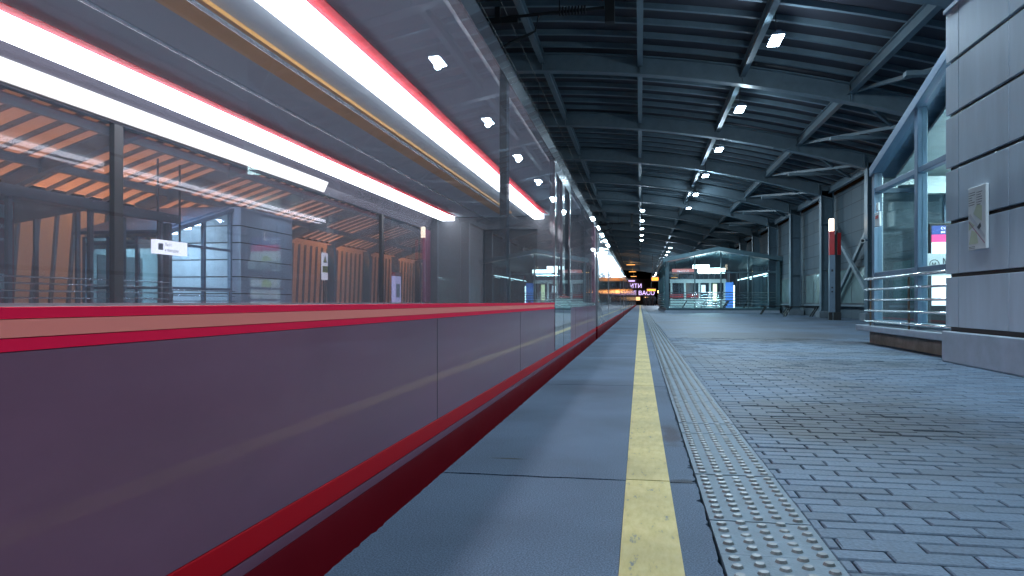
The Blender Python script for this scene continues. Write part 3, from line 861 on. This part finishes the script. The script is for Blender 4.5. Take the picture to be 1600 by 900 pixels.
M['scr_yel'] = emit('yellow_lit', (0.9, 0.85, 0.45), 1.2)
MB().box(0, 0.25, 0, 0.06, 0.7, 1.85).build('panel', M['scr_yel'], o); MB().box(-0.02, 0.27, -0.02, 0.08, 0.301, 0.7).build('base', M['steel_dark'], o)
o = thing('blue_kiosk_panel', 'blue lit panel with a white glowing edge in the glass pavilion', 'panel', (5.55, 49, 0))
M['scr_blue'] = emit('blue_lit', (0.10, 0.25, 0.75), 0.35); M['edge'] = emit('edge_lit', (0.75, 0.95, 1), 6)
MB().box(0, 0.5, 0, 0.1, 0.301, 1.95).build('panel', M['scr_blue'], o); MB().box(0.51, 0.58, -0.02, 0.1, 0.301, 1.75).build('edge_light', M['edge'], o)
o = thing('handrail_light', 'glowing white rail along the right wall inside the glass pavilion', 'rail light', (7.55, 45.5, 2.35))
MB().box(0, 0.05, 0, 13, 0, 0.06).build('strip', M['edge'], o); MB().box(0.051, 0.1, 0.2, 0.3, -0.1, 0.1).box(0.051, 0.1, 12.5, 12.6, -0.1, 0.1).build('bracket', M['steel_dark'], o)

# benches
def make_bench(label, loc, group=None):
    t = thing('bench', label, 'bench', loc, 0, group)
    MB().box(-0.85, 0.85, -0.24, 0.24, 0.41, 0.46).build('seat', M['black'], t, bevel=0.008)
    for x in (-0.62, 0.5):
        for y in (-0.2, 0.2):
            MB().bar((x - 0.2, y, 0.0), (x + 0.05, y, 0.41), 0.035, 0.05).build('leg', M['black'], t)
    return t
b0_ = make_bench('black bench with slanted legs against the wall, nearer the red topped pillar', (7.15, 33.6, 0.002))
copy_tree(b0_, None, (7.1, 39.6, 0.002), None, 'black bench with slanted legs against the wall, nearer the glass pavilion')
GB = 'benches inside the glass pavilion'
for i, x in enumerate((3.4, 4.7, 5.9)):
    copy_tree(b0_, None, (x, 45.4, 0.302), None, 'black slant legged bench inside the glass pavilion')['group'] = GB

# help point pillar
t = thing('help_pillar', 'tall slate pillar with red top and glowing white strip beside the columns', 'help point', (6.95, 27.65, 0), R(-8))
MB().prism_z([(-0.19, -0.15), (0.0, -0.19), (0.0, 0.15), (-0.19, 0.15)], 0.28, 2.35).build('front_body', M['navy'], t, bevel=0.006)
MB().prism_z([(0.01, -0.19), (0.19, -0.12), (0.19, 0.15), (0.01, 0.15)], 0.28, 2.35).build('side_body', M['steel_dark'], t, bevel=0.006)
MB().prism_z([(-0.19, -0.15), (-0.02, -0.19), (-0.02, 0.15), (-0.19, 0.15)], 2.353, 3.22).prism_z([(0.08, -0.17), (0.2, -0.12), (0.2, 0.15), (0.08, 0.15)], 2.353, 3.15).build('red_head', M['red'], t, bevel=0.006)
MB().box(-0.018, 0.078, -0.1, 0.12, 2.353, 3.1).build('spine', M['black'], t)
MB().box(-0.18, -0.04, -0.16, 0.12, 3.223, 3.66).build('light_strip', M['warmled'], t, bevel=0.006)
MB().box(-0.2, -0.09, -0.14, 0.14, 0.002, 0.279).box(-0.04, 0.2, -0.17, 0.15, 0.002, 0.279).build('foot', M['black'], t)
MB().tube([(0.05, -0.12, 3.1), (0.05, -0.12, 3.2)], 0.04, 10).build('camera_dome', M['black'], t)
MB().box(-0.13, -0.07, -0.186, -0.175, 1.75, 1.83).box(-0.13, -0.07, -0.186, -0.175, 1.15, 1.2).box(-0.13, -0.07, -0.186, -0.175, 1.0, 1.05).build('button', M['ink'], t)
# cctv
t = thing('security_camera', 'white cylindrical security camera fixed to the nearest visible column', 'camera', (7.42, 25.55, 2.72))
MB().tube([(0.05, 0.1, 0.0), (-0.16, -0.02, 0.0)], 0.035, 8).build('bracket', M['frame'], t)
MB().tube([(-0.08, 0.12, -0.02), (-0.2, -0.28, -0.05)], 0.075, 12).build('housing', M['white'], t, smooth=False)
MB().tube([(-0.2, -0.28, -0.05), (-0.203, -0.29, -0.051)], 0.05, 12).build('lens', M['black'], t)

# ------------------------------------------------------------------ opposite platform
M['darkframe'] = mat('dark_frame', (0.12, 0.13, 0.16), 0.5)
pavilion('dark unlit glass pavilion on the opposite platform, seen through the train windows', (-19.0, 6.5, 0), 5.8, 11.8, 3.1, 3.5, 2.9,
         [0, 1.5, 2.9, 4.4, 5.8], [2.2, 4.4, 6.6, 8.9, 11.5], M['glass'], M['darkframe'])
o = thing('route_pillar', 'dark red information pillar inside the dark glass pavilion', 'information pillar', (-14.6, 14.2, 0.302))
MB().box(-0.1, 0.1, -0.35, 0.35, 0, 2.7).build('body', mat('dull_red', (0.30, 0.05, 0.06), 0.5), o)
MB().box(0.101, 0.106, -0.3, 0.3, 2.3, 2.6).build('header', M['white'], o)
MB().box(0.101, 0.106, -0.12, 0.12, 0.6, 1.0).build('notice', M['white'], o)
text('ВЫХОД', 0.14, M['white'], o, (0.103, -0.25, 2.05), (R(90), 0, R(90)))
text('Т', 0.16, M['white'], o, (0.103, -0.27, 1.75), (R(90), 0, R(90)))
text('посадка', 0.1, M['white'], o, (0.103, -0.1, 1.77), (R(90), 0, R(90)))
o = thing('platform_sign', 'bright white lit sign with small lettering hung by the opposite stair entrance', 'sign', (-13.0, 17.45, 1.98))
M['signlit'] = emit('sign_lit', (0.85, 0.95, 1.0), 1.6)
MB().box(-0.08, 0.08, 0.0, 1.35, 0, 0.38).build('panel', M['signlit'], o)
text('Лифт', 0.12, M['mapgrey'], o, (0.083, 0.35, 0.22), (R(90), 0, R(90)))
text('к поездам', 0.12, M['mapgrey'], o, (0.083, 0.35, 0.07), (R(90), 0, R(90)))
MB().box(0.081, 0.084, 0.08, 0.28, 0.1, 0.28).build('pictogram', M['mapgrey'], o)
MB().box(-0.02, 0.02, 0.15, 0.19, 0.381, 2.6).box(-0.02, 0.02, 1.1, 1.14, 0.381, 2.6).build('hanger', M['steel_dark'], o)
o = thing('warning_sign', 'white and yellow warning notice with a triangle on the opposite platform', 'sign', (-12.6, 27.3, 1.55))
MB().box(-0.02, 0.02, -0.27, 0.27, 0, 1.1).build('panel', emit('notice_lit', (0.8, 0.82, 0.85), 0.7), o, bevel=0.015)
MB().box(0.021, 0.024, -0.25, 0.25, 0.3, 0.56).build('yellow_band', M['yellow'], o)
MB().quad([(0.023, -0.17, 0.7), (0.023, 0.17, 0.7), (0.023, 0, 1.0)]).build('triangle', M['ink'], o)
MB().quad([(0.026, -0.11, 0.735), (0.026, 0.11, 0.735), (0.026, 0, 0.93)]).build('triangle_field', M['yellow'], o)
MB().box(-0.06, -0.021, -0.04, 0.04, -1.549, 0.8).build('post', M['steel_dark'], o)
o = thing('lilac_totem', 'pale lilac lit totem with a red cap on the opposite platform', 'totem', (-12.6, 36.0, 0.002))
MB().box(-0.1, 0.1, -0.45, 0.45, 0.3, 2.0).build('panel', emit('totem_lit', (0.55, 0.55, 0.85), 0.55), o)
MB().box(-0.1, 0.1, -0.45, 0.45, 2.003, 2.2).build('cap', M['red'], o); MB().box(-0.08, 0.08, -0.4, 0.4, 0, 0.299).build('base', M['steel_dark'], o)
MB().box(0.101, 0.104, -0.3, 0.25, 0.9, 1.6).build('line_map', M['mapgrey'], o)
# sodium floodlights at the back of the opposite platform
SOD = (1.0, 0.36, 0.10)
def flood(loc, power):
    t = thing('sodium_floodlight', 'orange sodium floodlight on a mast behind the opposite platform', 'floodlight', loc, 0, 'orange floodlights behind the opposite platform')
    MB().box(-0.15, 0.15, -0.2, 0.2, -0.1, 0.1).build('housing', M['steel_dark'], t); MB().tube([(0, 0, -loc[2] - 1.45), (0, 0, -0.1)], 0.07, 8).build('mast', M['steel_dark'], t)
    MB().box(0.151, 0.16, -0.17, 0.17, -0.08, 0.08).build('lens', emit('sodium_lens', SOD, 4), t)
    area_light('flood_glow', t, (0.2, 0, 0.0), power, SOD, 0.3, 0.4, (0, R(-50), 0))
    return t
for y in (4, 14, 24, 34, 46, 60): flood((-24.0, y, 9.0), 1500)

def amber(loc, label):
    t = thing('amber_lamp', label, 'lamp', loc, 0, 'amber lamps under the far end of the roof')
    MB().box(-0.6, 0.6, -0.15, 0.15, 0, 0.12).build('housing', M['steel_dark'], t)
    MB().box(-0.55, 0.55, -0.12, 0.12, -0.04, -0.001).build('lens', emit('amber_lens', (1.0, 0.42, 0.10), 3), t)
    MB().tube([(0, 0, 0.12), (0, 0, 1.0)], 0.03, 6).build('rod', M['steel_dark'], t)
    area_light('amber_glow', t, (0, 0, -0.06), 220, (1.0, 0.42, 0.13), 1.0, 0.24)
    area_light('amber_upglow', t, (0, 0, 0.16), 60, (1.0, 0.42, 0.13), 1.0, 0.24, (R(180), 0, 0))
for x, y in ((-1.2, 96), (-1.2, 118), (-1.2, 140), (6.0, 104), (6.0, 130)):
    amber((x, y, 5.6 if x < 0 else 5.0), 'amber lamp hanging under the far end of the platform roof')

# ------------------------------------------------------------------ overhead line
ol = thing('overhead_line', 'thin black contact wire and carrier wire running above the train', 'overhead wire', (-2.53, 10, 5.45))
MB().tube([(0, -24, 0), (0, 140, 0)], 0.008, 6).build('contact_wire', M['black'], ol)
MB().tube([(0.0, -24, 0.75), (0.0, 140, 0.75)], 0.008, 6).build('carrier_wire', M['black'], ol)
for y in range(-22, 90, 5):
    MB().tube([(0, y, 0), (0, y, 0.75)], 0.004, 5).build('dropper', M['black'], ol)
def bracket(y, label):
    t = thing('wire_bracket', label, 'wire bracket', (-0.56, y, 5.9))
    MB().box(-0.09, 0.09, -0.09, 0.09, 0.0, 1.4).build('drop_post', M['black'], t)
    MB().tube([(-0.1, 0, 0.30), (-2.6, 0, 0.22)], 0.03, 8).build('arm', M['black'], t)
    ins = MB()
    for k in range(9): ins.tube([(-0.45 - k * 0.06, 0, 0.285), (-0.475 - k * 0.06, 0, 0.285)], 0.085, 14)
    ins.build('insulator', M['black'], t)
    MB().tube([(-1.35, 0, 0.24), (-1.42, 0, -0.06), (-1.6, 0, -0.14), (-1.9, 0, -0.25), (-2.1, 0, -0.36), (-2.2, 0, -0.44)], [0.02, 0.02, 0.032, 0.03, 0.025, 0.02], 8).build('steady_arm', M['black'], t)
    MB().box(-2.3, -1.75, -0.05, 0.05, 0.12, 0.2).box(-2.2, -2.1, -0.04, 0.04, 0.2, 0.45).build('clamp', M['black'], t)
    MB().tube([(-0.95, 0, 0.29), (-0.95, 0, 1.3)], 0.012, 6).build('hanger', M['black'], t)
    return t
br = bracket(13.6, 'black catenary bracket with ribbed insulator hanging above the train at the top')
copy_tree(br, None, (-0.56, 50.8, 5.9), None, 'smaller black catenary bracket above the distant coaches')

# ------------------------------------------------------------------ train
XN, XF = -0.85, -4.25
M['body_mauve'] = mat('mauve_paint', (0.205, 0.082, 0.13), 0.36, 0.0, 0.16, 1.6, 0, 60, 0.5, 0.3, (1, 0.5, 1.2))
M['body_grey'] = mat('grey_body_paint', (0.26, 0.25, 0.28), 0.25, 0.0, 0.05, 1.2, 0, 60, 0.5, 0.5, (1, 0.15, 1))
M['cant'] = mat('graphite_paint', (0.10, 0.095, 0.115), 0.16, 0.0, 0.06, 1.0, 0, 60, 0.5, 1.0, (1, 0.15, 1))
M['sill_red'] = mat('sill_red_paint', (0.52, 0.003, 0.012), 0.45, 0.0, 0.05, 2, 0, 60, 0.15, 0.0, (1, 0.2, 1))
M['sill_dark'] = mat('sill_dark_red', (0.17, 0.003, 0.010), 0.5, 0.0, 0.1, 2, spec=0.15)
M['streak_lip'] = mat('red_streak_lip', (0.85, 0.008, 0.025), 0.6, 0, 0, spec=0.05)  # red of the light streaks put into colour
M['amber'] = mat('amber_streak_paint', (0.62, 0.33, 0.09), 0.4, 0, 0.15, 3, 0, 60, 0.5, 0, (1, 0.1, 1))  # amber light streak put into the colour
M['tceil'] = mat('ceiling_grey', (0.44, 0.52, 0.57), 0.5, 0, 0.04, 1.0)
M['endwall'] = mat('end_wall_paint', (0.07, 0.075, 0.085), 0.5)
M['tfloor'] = mat('train_floor', (0.22, 0.21, 0.23), 0.6, 0, 0.1)
M['strip'] = emit('added_streak_glow', (0.90, 0.97, 1.0), 11.0)  # added glow for the white light streaks
M['cove'] = emit('added_cove_glow', (1.0, 0.97, 0.86), 0.62)  # added dim glow for the lower white streak
M['tglass'] = glass('train_glass', (0.90, 0.89, 0.93), 0.65, 0.0, 0.06)  # dirt share also gives the panes a painted milky haze
M['darkglass'] = mat('tinted_train_glass', (0.05, 0.05, 0.065), 0.07, 0, 0.1, 0.5, 0, 60, 0.7)
M['gasket'] = mat('rubber_gasket', (0.02, 0.02, 0.022), 0.6)
M['under'] = mat('underframe', (0.03, 0.03, 0.033), 0.7)
M['streak_red'] = mat('tail_streak_red', (1.0, 0.010, 0.07), 0.5, 0.0, 0.0, 3, 0, 60, 0.1, 0.0, (1, 0.1, 1))  # red edge of the tail lamp streak, put into paint
M['streak_pink'] = mat('tail_streak_pink', (1.0, 0.27, 0.22), 0.5, 0.0, 0.0, 3, 0, 60, 0.1, 0.0, (1, 0.1, 1))  # pale hot core of the tail lamp streak, put into paint

def roof_prof():
    o = [(XN, 2.10), (XN - 0.02, 2.27), (XN - 0.15, 2.52), (XN - 0.42, 2.72), (XN - 1.0, 2.86), (-2.55, 2.92)]
    outer = o + [(2 * -2.55 - x, z) for x, z in o[-2::-1]]
    inner = [(x + (0.06 if x < -2.55 else -0.06) if abs(x + 2.55) > 1.0 else x, z - 0.06) for x, z in outer]
    inner[0] = (XN - 0.06, 2.10); inner[-1] = (XF + 0.06, 2.10)
    return outer + inner[::-1]

def wheels(c, ys_):
    w = MB()
    for y in ys_:
        for x in (-0.76, 0.76):
            w.tube([(-2.55 + x - 0.06, y, -0.65), (-2.55 + x + 0.06, y, -0.65)], 0.43, 20)
        w.tube([(-2.55 - 0.8, y, -0.65), (-2.55 + 0.8, y, -0.65)], 0.08, 8)
    return w.build('wheel_set', M['under'], c)

train = thing('passenger_train', 'long train with red sill stripe and glazed saloon with added light streak strips beside the platform', 'train', (0, 0, 0))
def coach_shell(y0, y1, lower, name='coach'):
    mb = MB()
    mb.prism_y(roof_prof(), y0, y1, 1)
    for xa, xb in ((XN - 0.06, XN), (XF, XF + 0.06)):
        mb.box(xa, xb, y0, y1, 0.152, 0.581)
        for ya_, yb in ((y0, y0 + 0.4), (y1 - 0.4, y1)):
            mb.box(xa, xb, ya_, yb, 0.645, 2.098)
    o = mb.build(name, [lower, M['cant']], train)
    for ya_ in (y0, y1 - 0.06):
        e = MB(); e.box(XF + 0.061, -3.1, ya_, ya_ + 0.06, 0.172, 2.35); e.box(-2.0, XN - 0.061, ya_, ya_ + 0.06, 0.172, 2.35); e.box(-3.1, -2.0, ya_, ya_ + 0.06, 2.1, 2.35)
        e.build('end_wall', M['endwall'], o)
    return o
# first coach: glazed saloon
Y0, Y1 = -9.5, 14.1
c = coach_shell(Y0, Y1, M['body_mauve'])
for xa, xb, s in ((XN - 0.06, XN, 1), (XF, XF + 0.06, -1)):
    MB().box(xa, xb, Y0, Y1, 0.085, 0.15).build('sill_stripe', M['sill_red'], c, bevel=0.003)
    MB().box(xa, xb, Y0, Y1, 0.055, 0.083).build('sill_groove', M['body_mauve'], c)
    MB().box(xa, xb, Y0, Y1, -0.25, 0.053).build('skirt', M['sill_dark'], c)
wx = XN
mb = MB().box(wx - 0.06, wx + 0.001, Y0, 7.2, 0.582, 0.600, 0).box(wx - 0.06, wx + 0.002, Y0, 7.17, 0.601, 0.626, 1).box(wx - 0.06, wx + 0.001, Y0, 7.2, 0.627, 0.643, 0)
mb.build('tail_streak', [M['streak_red'], M['streak_pink']], c)  # tail lamp light streak imitated in paint along the waist
MB().box(wx - 0.06, wx, 7.2, Y1, 0.583, 0.643).build('waist_panel', M['body_grey'], c)
MB().box(XF, XF + 0.06, Y0, Y1, 0.583, 0.643).build('waist_panel', M['body_grey'], c)
pill = [4.62, 7.27, 8.83, 11.3]
win = [(Y0 + 0.4, -3.2), (-3.05, 0.0), (0.0, 4.6), (4.74, 7.22), (7.34, 8.76), (8.9, 11.24), (11.36, Y1 - 0.4)]
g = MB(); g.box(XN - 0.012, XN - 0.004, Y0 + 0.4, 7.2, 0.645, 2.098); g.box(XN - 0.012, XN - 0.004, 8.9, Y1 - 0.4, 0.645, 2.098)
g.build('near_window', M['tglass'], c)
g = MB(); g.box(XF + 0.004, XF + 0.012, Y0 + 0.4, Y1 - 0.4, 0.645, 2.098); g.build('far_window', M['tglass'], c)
for y in (-3.12, 4.68, 8.83, 11.3):
    MB().box(XN - 0.06, XN - 0.013, y - 0.05, y + 0.05, 0.645, 2.098).build('window_pillar', M['gasket'], c)
for y in (-3.12, 5.2, 11.3):
    MB().box(XF + 0.013, XF + 0.06, y - 0.05, y + 0.05, 0.645, 2.098).build('window_pillar', M['gasket'], c)
for ya_, yb in ((7.22, 8.03), (8.05, 8.88)):
    d = MB().box(XN - 0.05, XN + 0.004, ya_, yb, 0.158, 0.72).box(XN - 0.05, XN + 0.004, ya_, ya_ + 0.1, 0.72, 2.096).box(XN - 0.05, XN + 0.004, yb - 0.1, yb, 0.72, 2.096).box(XN - 0.05, XN + 0.004, ya_ + 0.1, yb - 0.1, 1.98, 2.096)
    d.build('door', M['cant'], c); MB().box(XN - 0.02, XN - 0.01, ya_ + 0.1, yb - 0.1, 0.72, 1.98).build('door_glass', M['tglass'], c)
for y in (-1.9, 2.95, 5.1, 9.6, 11.9):
    MB().box(XN - 0.002, XN + 0.0008, y - 0.003, y + 0.003, 0.153, 0.58).build('panel_seam', M['gasket'], c)
MB().box(XF + 0.061, XN - 0.061, Y0 + 0.06, Y1 - 0.06, 0.10, 0.17).build('saloon_floor', M['tfloor'], c)
ce = MB().box(XF + 0.45, XN - 0.25, Y0 + 0.06, Y1 - 0.06, 2.36, 2.40)
ce.prism_y([(XN - 0.25, 2.36), (XN - 0.07, 2.13), (XN - 0.062, 2.15), (XN - 0.25, 2.40)], Y0 + 0.06, Y1 - 0.06)
ce.build('saloon_ceiling', M['tceil'], c)
MB().box(-2.06, -1.86, Y0 + 0.1, Y1 - 0.12, 2.285, 2.358).build('added_streak_light', M['strip'], c, bevel=0.01)  # added lamp strip standing in for the near white light streak
MB().box(-3.93, -3.67, Y0 + 0.1, Y1 - 0.12, 2.285, 2.358).build('added_streak_light', M['strip'], c, bevel=0.01)  # added lamp strip for the far white streak
MB().prism_y([(-1.85, 2.345), (-1.70, 2.303), (-1.70, 2.307), (-1.85, 2.349)], Y0 + 0.1, Y1 - 0.7).build('red_streak_lip', M['streak_lip'], c)  # added red lip, angled to catch light as the red streak
MB().prism_y([(-3.66, 2.345), (-3.45, 2.293), (-3.45, 2.297), (-3.66, 2.349)], Y0 + 0.1, Y1 - 0.7).build('red_streak_lip', M['streak_lip'], c)  # same added lip for the far red streak
MB().prism_y([(XF + 0.07, 2.12), (XF + 0.09, 2.12), (XF + 0.15, 2.25), (XF + 0.13, 2.25)], Y0 + 0.1, 9.0).build('added_cove_streak', M['cove'], c)  # added glowing strip, stands in for the second white streak
MB().box(-2.66, -2.40, Y0 + 0.1, Y1 - 0.7, 2.33, 2.358).build('amber_streak', M['amber'], c)  # added painted strip in place of the amber light streak
for x in (-2.3, -2.85): MB().tube([(x, Y0 + 0.2, 2.22), (x, Y1 - 0.2, 2.22)], 0.014, 8).build('grab_rail', M['inox'], c)
MB().box(XF + 0.3, XN - 0.3, Y0 + 0.3, Y1 - 0.3, -0.5, 0.09).build('underframe', M['under'], c)
wheels(c, (Y0 + 3, Y0 + 5.4, Y1 - 5.4, Y1 - 3))
MB().box(XF + 0.8, XN - 0.8, Y1, Y1 + 0.6, 0.2, 2.2).build('gangway', M['gasket'], c)
M['seatcloth'] = mat('seat_cloth', (0.10, 0.12, 0.16), 0.8, 0, 0.2, 8)
for ya_ in (-8.6, -5.9, -2.8, 0.4, 3.1, 5.8, 9.0, 11.2):
    for xa, xb, xw in ((XF + 0.07, XF + 0.5, XF + 0.065), (XN - 0.5, XN - 0.07, XN - 0.11)):
        if xa > -2 and 6.0 < ya_ + 2.2 and ya_ < 8.8: continue
        MB().box(xa, xb, ya_, ya_ + 2.2, 0.36, 0.44).box(xa + 0.05, xb - 0.1, ya_ + 0.1, ya_ + 2.1, 0.171, 0.36).build('seat_bench', M['seatcloth'], c, bevel=0.015)
# following coaches: grey, dim tinted windows
y = Y1 + 0.6
src = None
for k in range(6):
    if src is None:
        c2 = coach_shell(y, y + 23.6, M['body_grey'])
        for xa, xb in ((XN - 0.06, XN), (XF, XF + 0.06)):
            MB().box(xa, xb, y, y + 23.6, 0.10, 0.15).build('sill_stripe', M['sill_red'], c2)
            MB().box(xa, xb, y, y + 23.6, -0.25, 0.098).build('skirt', M['sill_dark'], c2)
            MB().box(xa, xb, y, y + 23.6, 0.583, 0.643).build('waist_panel', M['body_grey'], c2)
            MB().box(xa + 0.01, xb - 0.002, y + 0.4, y + 23.2, 0.645, 2.098).build('window_band', M['darkglass'], c2)
        for dy in (5.0, 17.0):
            for q in (0, 0.8):
                MB().box(XN - 0.03, XN + 0.004, y + dy + q, y + dy + q + 0.78, 0.158, 2.096).build('door', M['body_grey'], c2)
                MB().box(XN + 0.0045, XN + 0.008, y + dy + q + 0.12, y + dy + q + 0.66, 0.8, 1.95).build('door_glass', M['darkglass'], c2)
        MB().box(XF + 0.3, XN - 0.3, y + 0.3, y + 23.3, -0.5, 0.12).build('underframe', M['under'], c2)
        wheels(c2, (y + 3, y + 5.4, y + 18.2, y + 20.6))
        MB().box(XF + 0.8, XN - 0.8, y + 23.6, y + 24.2, 0.2, 2.2).build('gangway', M['gasket'], c2)
        src = c2
    else:
        copy_tree(src, train, (0, 24.2 * k, 0))

# ------------------------------------------------------------------ far end: boards, street lamp, people, building
M['ledorange'] = emit('led_orange', (1.0, 0.30, 0.03), 2.0)
t = thing('departure_board', 'small orange lit departure board hanging over the distant platform', 'departure board', (1.45, 92, 3.35))
MB().box(-0.1, 1.15, 0, 0.2, -0.12, 0.62).build('casing', M['black'], t); MB().box(0, 1.05, -0.006, -0.001, 0, 0.42).build('led_panel', M['ledorange'], t)
MB().tube([(0.1, 0.1, 0.62), (0.1, 0.1, 3.3)], 0.04, 8).build('hanger', M['steel_dark'], t); MB().box(0.1, 0.45, -0.006, -0.001, 0.47, 0.58).build('clock', M['scr_white'], t)
t = thing('departure_board', 'second orange lit board low over the heads of the waiting people', 'departure board', (1.3, 138, 2.75))
MB().box(-0.1, 1.7, 0, 0.2, -0.1, 0.5).build('casing', M['black'], t); MB().box(0, 1.6, -0.006, -0.001, 0, 0.36).build('led_panel', M['ledorange'], t)
MB().tube([(0.8, 0.1, 0.5), (0.8, 0.1, 4)], 0.04, 8).build('hanger', M['steel_dark'], t)
t = thing('street_lamp', 'orange glowing street lamp beyond the end of the platform', 'street lamp', (4.6, 176, -1.45))
MB().tube([(0, 0, 0), (0, 0, 4.3)], [0.1, 0.06], 8).build('pole', M['steel_dark'], t)
bm = bmesh.new(); bmesh.ops.create_uvsphere(bm, u_segments=12, v_segments=8, radius=0.42); me = bpy.data.meshes.new('globe'); bm.to_mesh(me); bm.free()
me.materials.append(emit('street_globe', (1.0, 0.42, 0.12), 18)); gl = bpy.data.objects.new('globe', me); col.objects.link(gl); gl.parent = t; gl.location = (0, 0, 4.6)
M['bwall'] = mat('far_building', (0.16, 0.11, 0.09), 0.8, 0, 0.2, 0.3)
M['lilac'] = emit('lilac_letters', (0.72, 0.55, 1.0), 1.6)
M['winlit'] = emit('warm_window', (1.0, 0.55, 0.25), 1.6)
t = thing('city_building', 'brown building beyond the tracks with lilac lit letters on its front', 'building', (-6, 215, -1.45))
MB().box(-14, 10, 0, 12, 0, 9).build('wall', M['bwall'], t)
for k in range(9):
    MB().box(-12 + k * 2.4, -10.8 + k * 2.4, -0.03, -0.001, 2.6, 3.6).build('window', M['winlit'], t)
text('СИТИ', 1.7, M['lilac'], t, (1.7, -0.1, 6.3), (R(90), 0, 0), depth=0.05)
text('Е ВАСО', 1.7, M['lilac'], t, (4.0, -0.1, 4.2), (R(90), 0, 0), depth=0.05)
MB().box(1.0, 4.5, -0.5, -0.01, 8.2, 8.5).build('light_ledge', M['lilac'], t)

coat = [mat('dark_coat', c_, 0.8) for c_ in ((0.012, 0.012, 0.016), (0.02, 0.016, 0.022), (0.014, 0.02, 0.028))]
def person(loc, rz, m, s, stride):
    vs = [(0, 0, 0.95), (0, 0, 1.15), (0, 0, 1.38), (0, 0, 1.50), (0, 0.02, 1.60), (0, 0.02, 1.72)]
    ed = [(0, 1), (1, 2), (2, 3), (3, 4), (4, 5)]
    rd = [0.17, 0.17, 0.19, 0.075, 0.10, 0.085]
    for sx in (-1, 1):
        i = len(vs)
        vs += [(sx * 0.10, 0.0, 0.86), (sx * 0.11, stride * sx * 0.12, 0.48), (sx * 0.11, stride * sx * 0.2, 0.08), (sx * 0.12, stride * sx * 0.2 - 0.14, 0.045)]
        ed += [(0, i), (i, i + 1), (i + 1, i + 2), (i + 2, i + 3)]; rd += [0.12, 0.085, 0.06, 0.045]
        i = len(vs)
        vs += [(sx * 0.21, 0, 1.36), (sx * 0.27, 0.02, 1.08), (sx * 0.25, -0.10, 0.86), (sx * 0.25, -0.12, 0.78)]
        ed += [(2, i), (i, i + 1), (i + 1, i + 2), (i + 2, i + 3)]; rd += [0.08, 0.065, 0.05, 0.045]
    me = bpy.data.meshes.new('person'); me.from_pydata(vs, ed, []); me.materials.append(m)
    o = bpy.data.objects.new('person', me); col.objects.link(o)
    sk = o.modifiers.new('skin', 'SKIN'); sb = o.modifiers.new('sub', 'SUBSURF'); sb.levels = 1; sb.render_levels = 1
    lay = me.skin_vertices[0].data if me.skin_vertices else None
    if lay is None:
        bpy.context.view_layer.objects.active = o
        return o
    for k_, r_ in enumerate(rd): lay[k_].radius = (r_, r_); lay[k_].use_root = (k_ == 0)
    o.location = loc; o.rotation_euler = (0, 0, rz); o.scale = (s, s, s)
    return o
PL = 'person in a dark coat standing in the distant group at the platform end'
for i, (x, y, rz) in enumerate(((0.75, 128, 0.4), (1.15, 124, -0.5), (1.5, 130, 2.2), (1.85, 126, 0.1), (2.2, 122, -1.2), (2.5, 127, 2.8), (1.3, 134, 1.2), (2.0, 133, 3.0))):
    o = person((x, y, 0.002), rz, coat[i % 3], 0.97 + 0.02 * (i % 4), (i % 2) * 0.8)
    tag(o, PL, 'person', 'people waiting far down the platform')
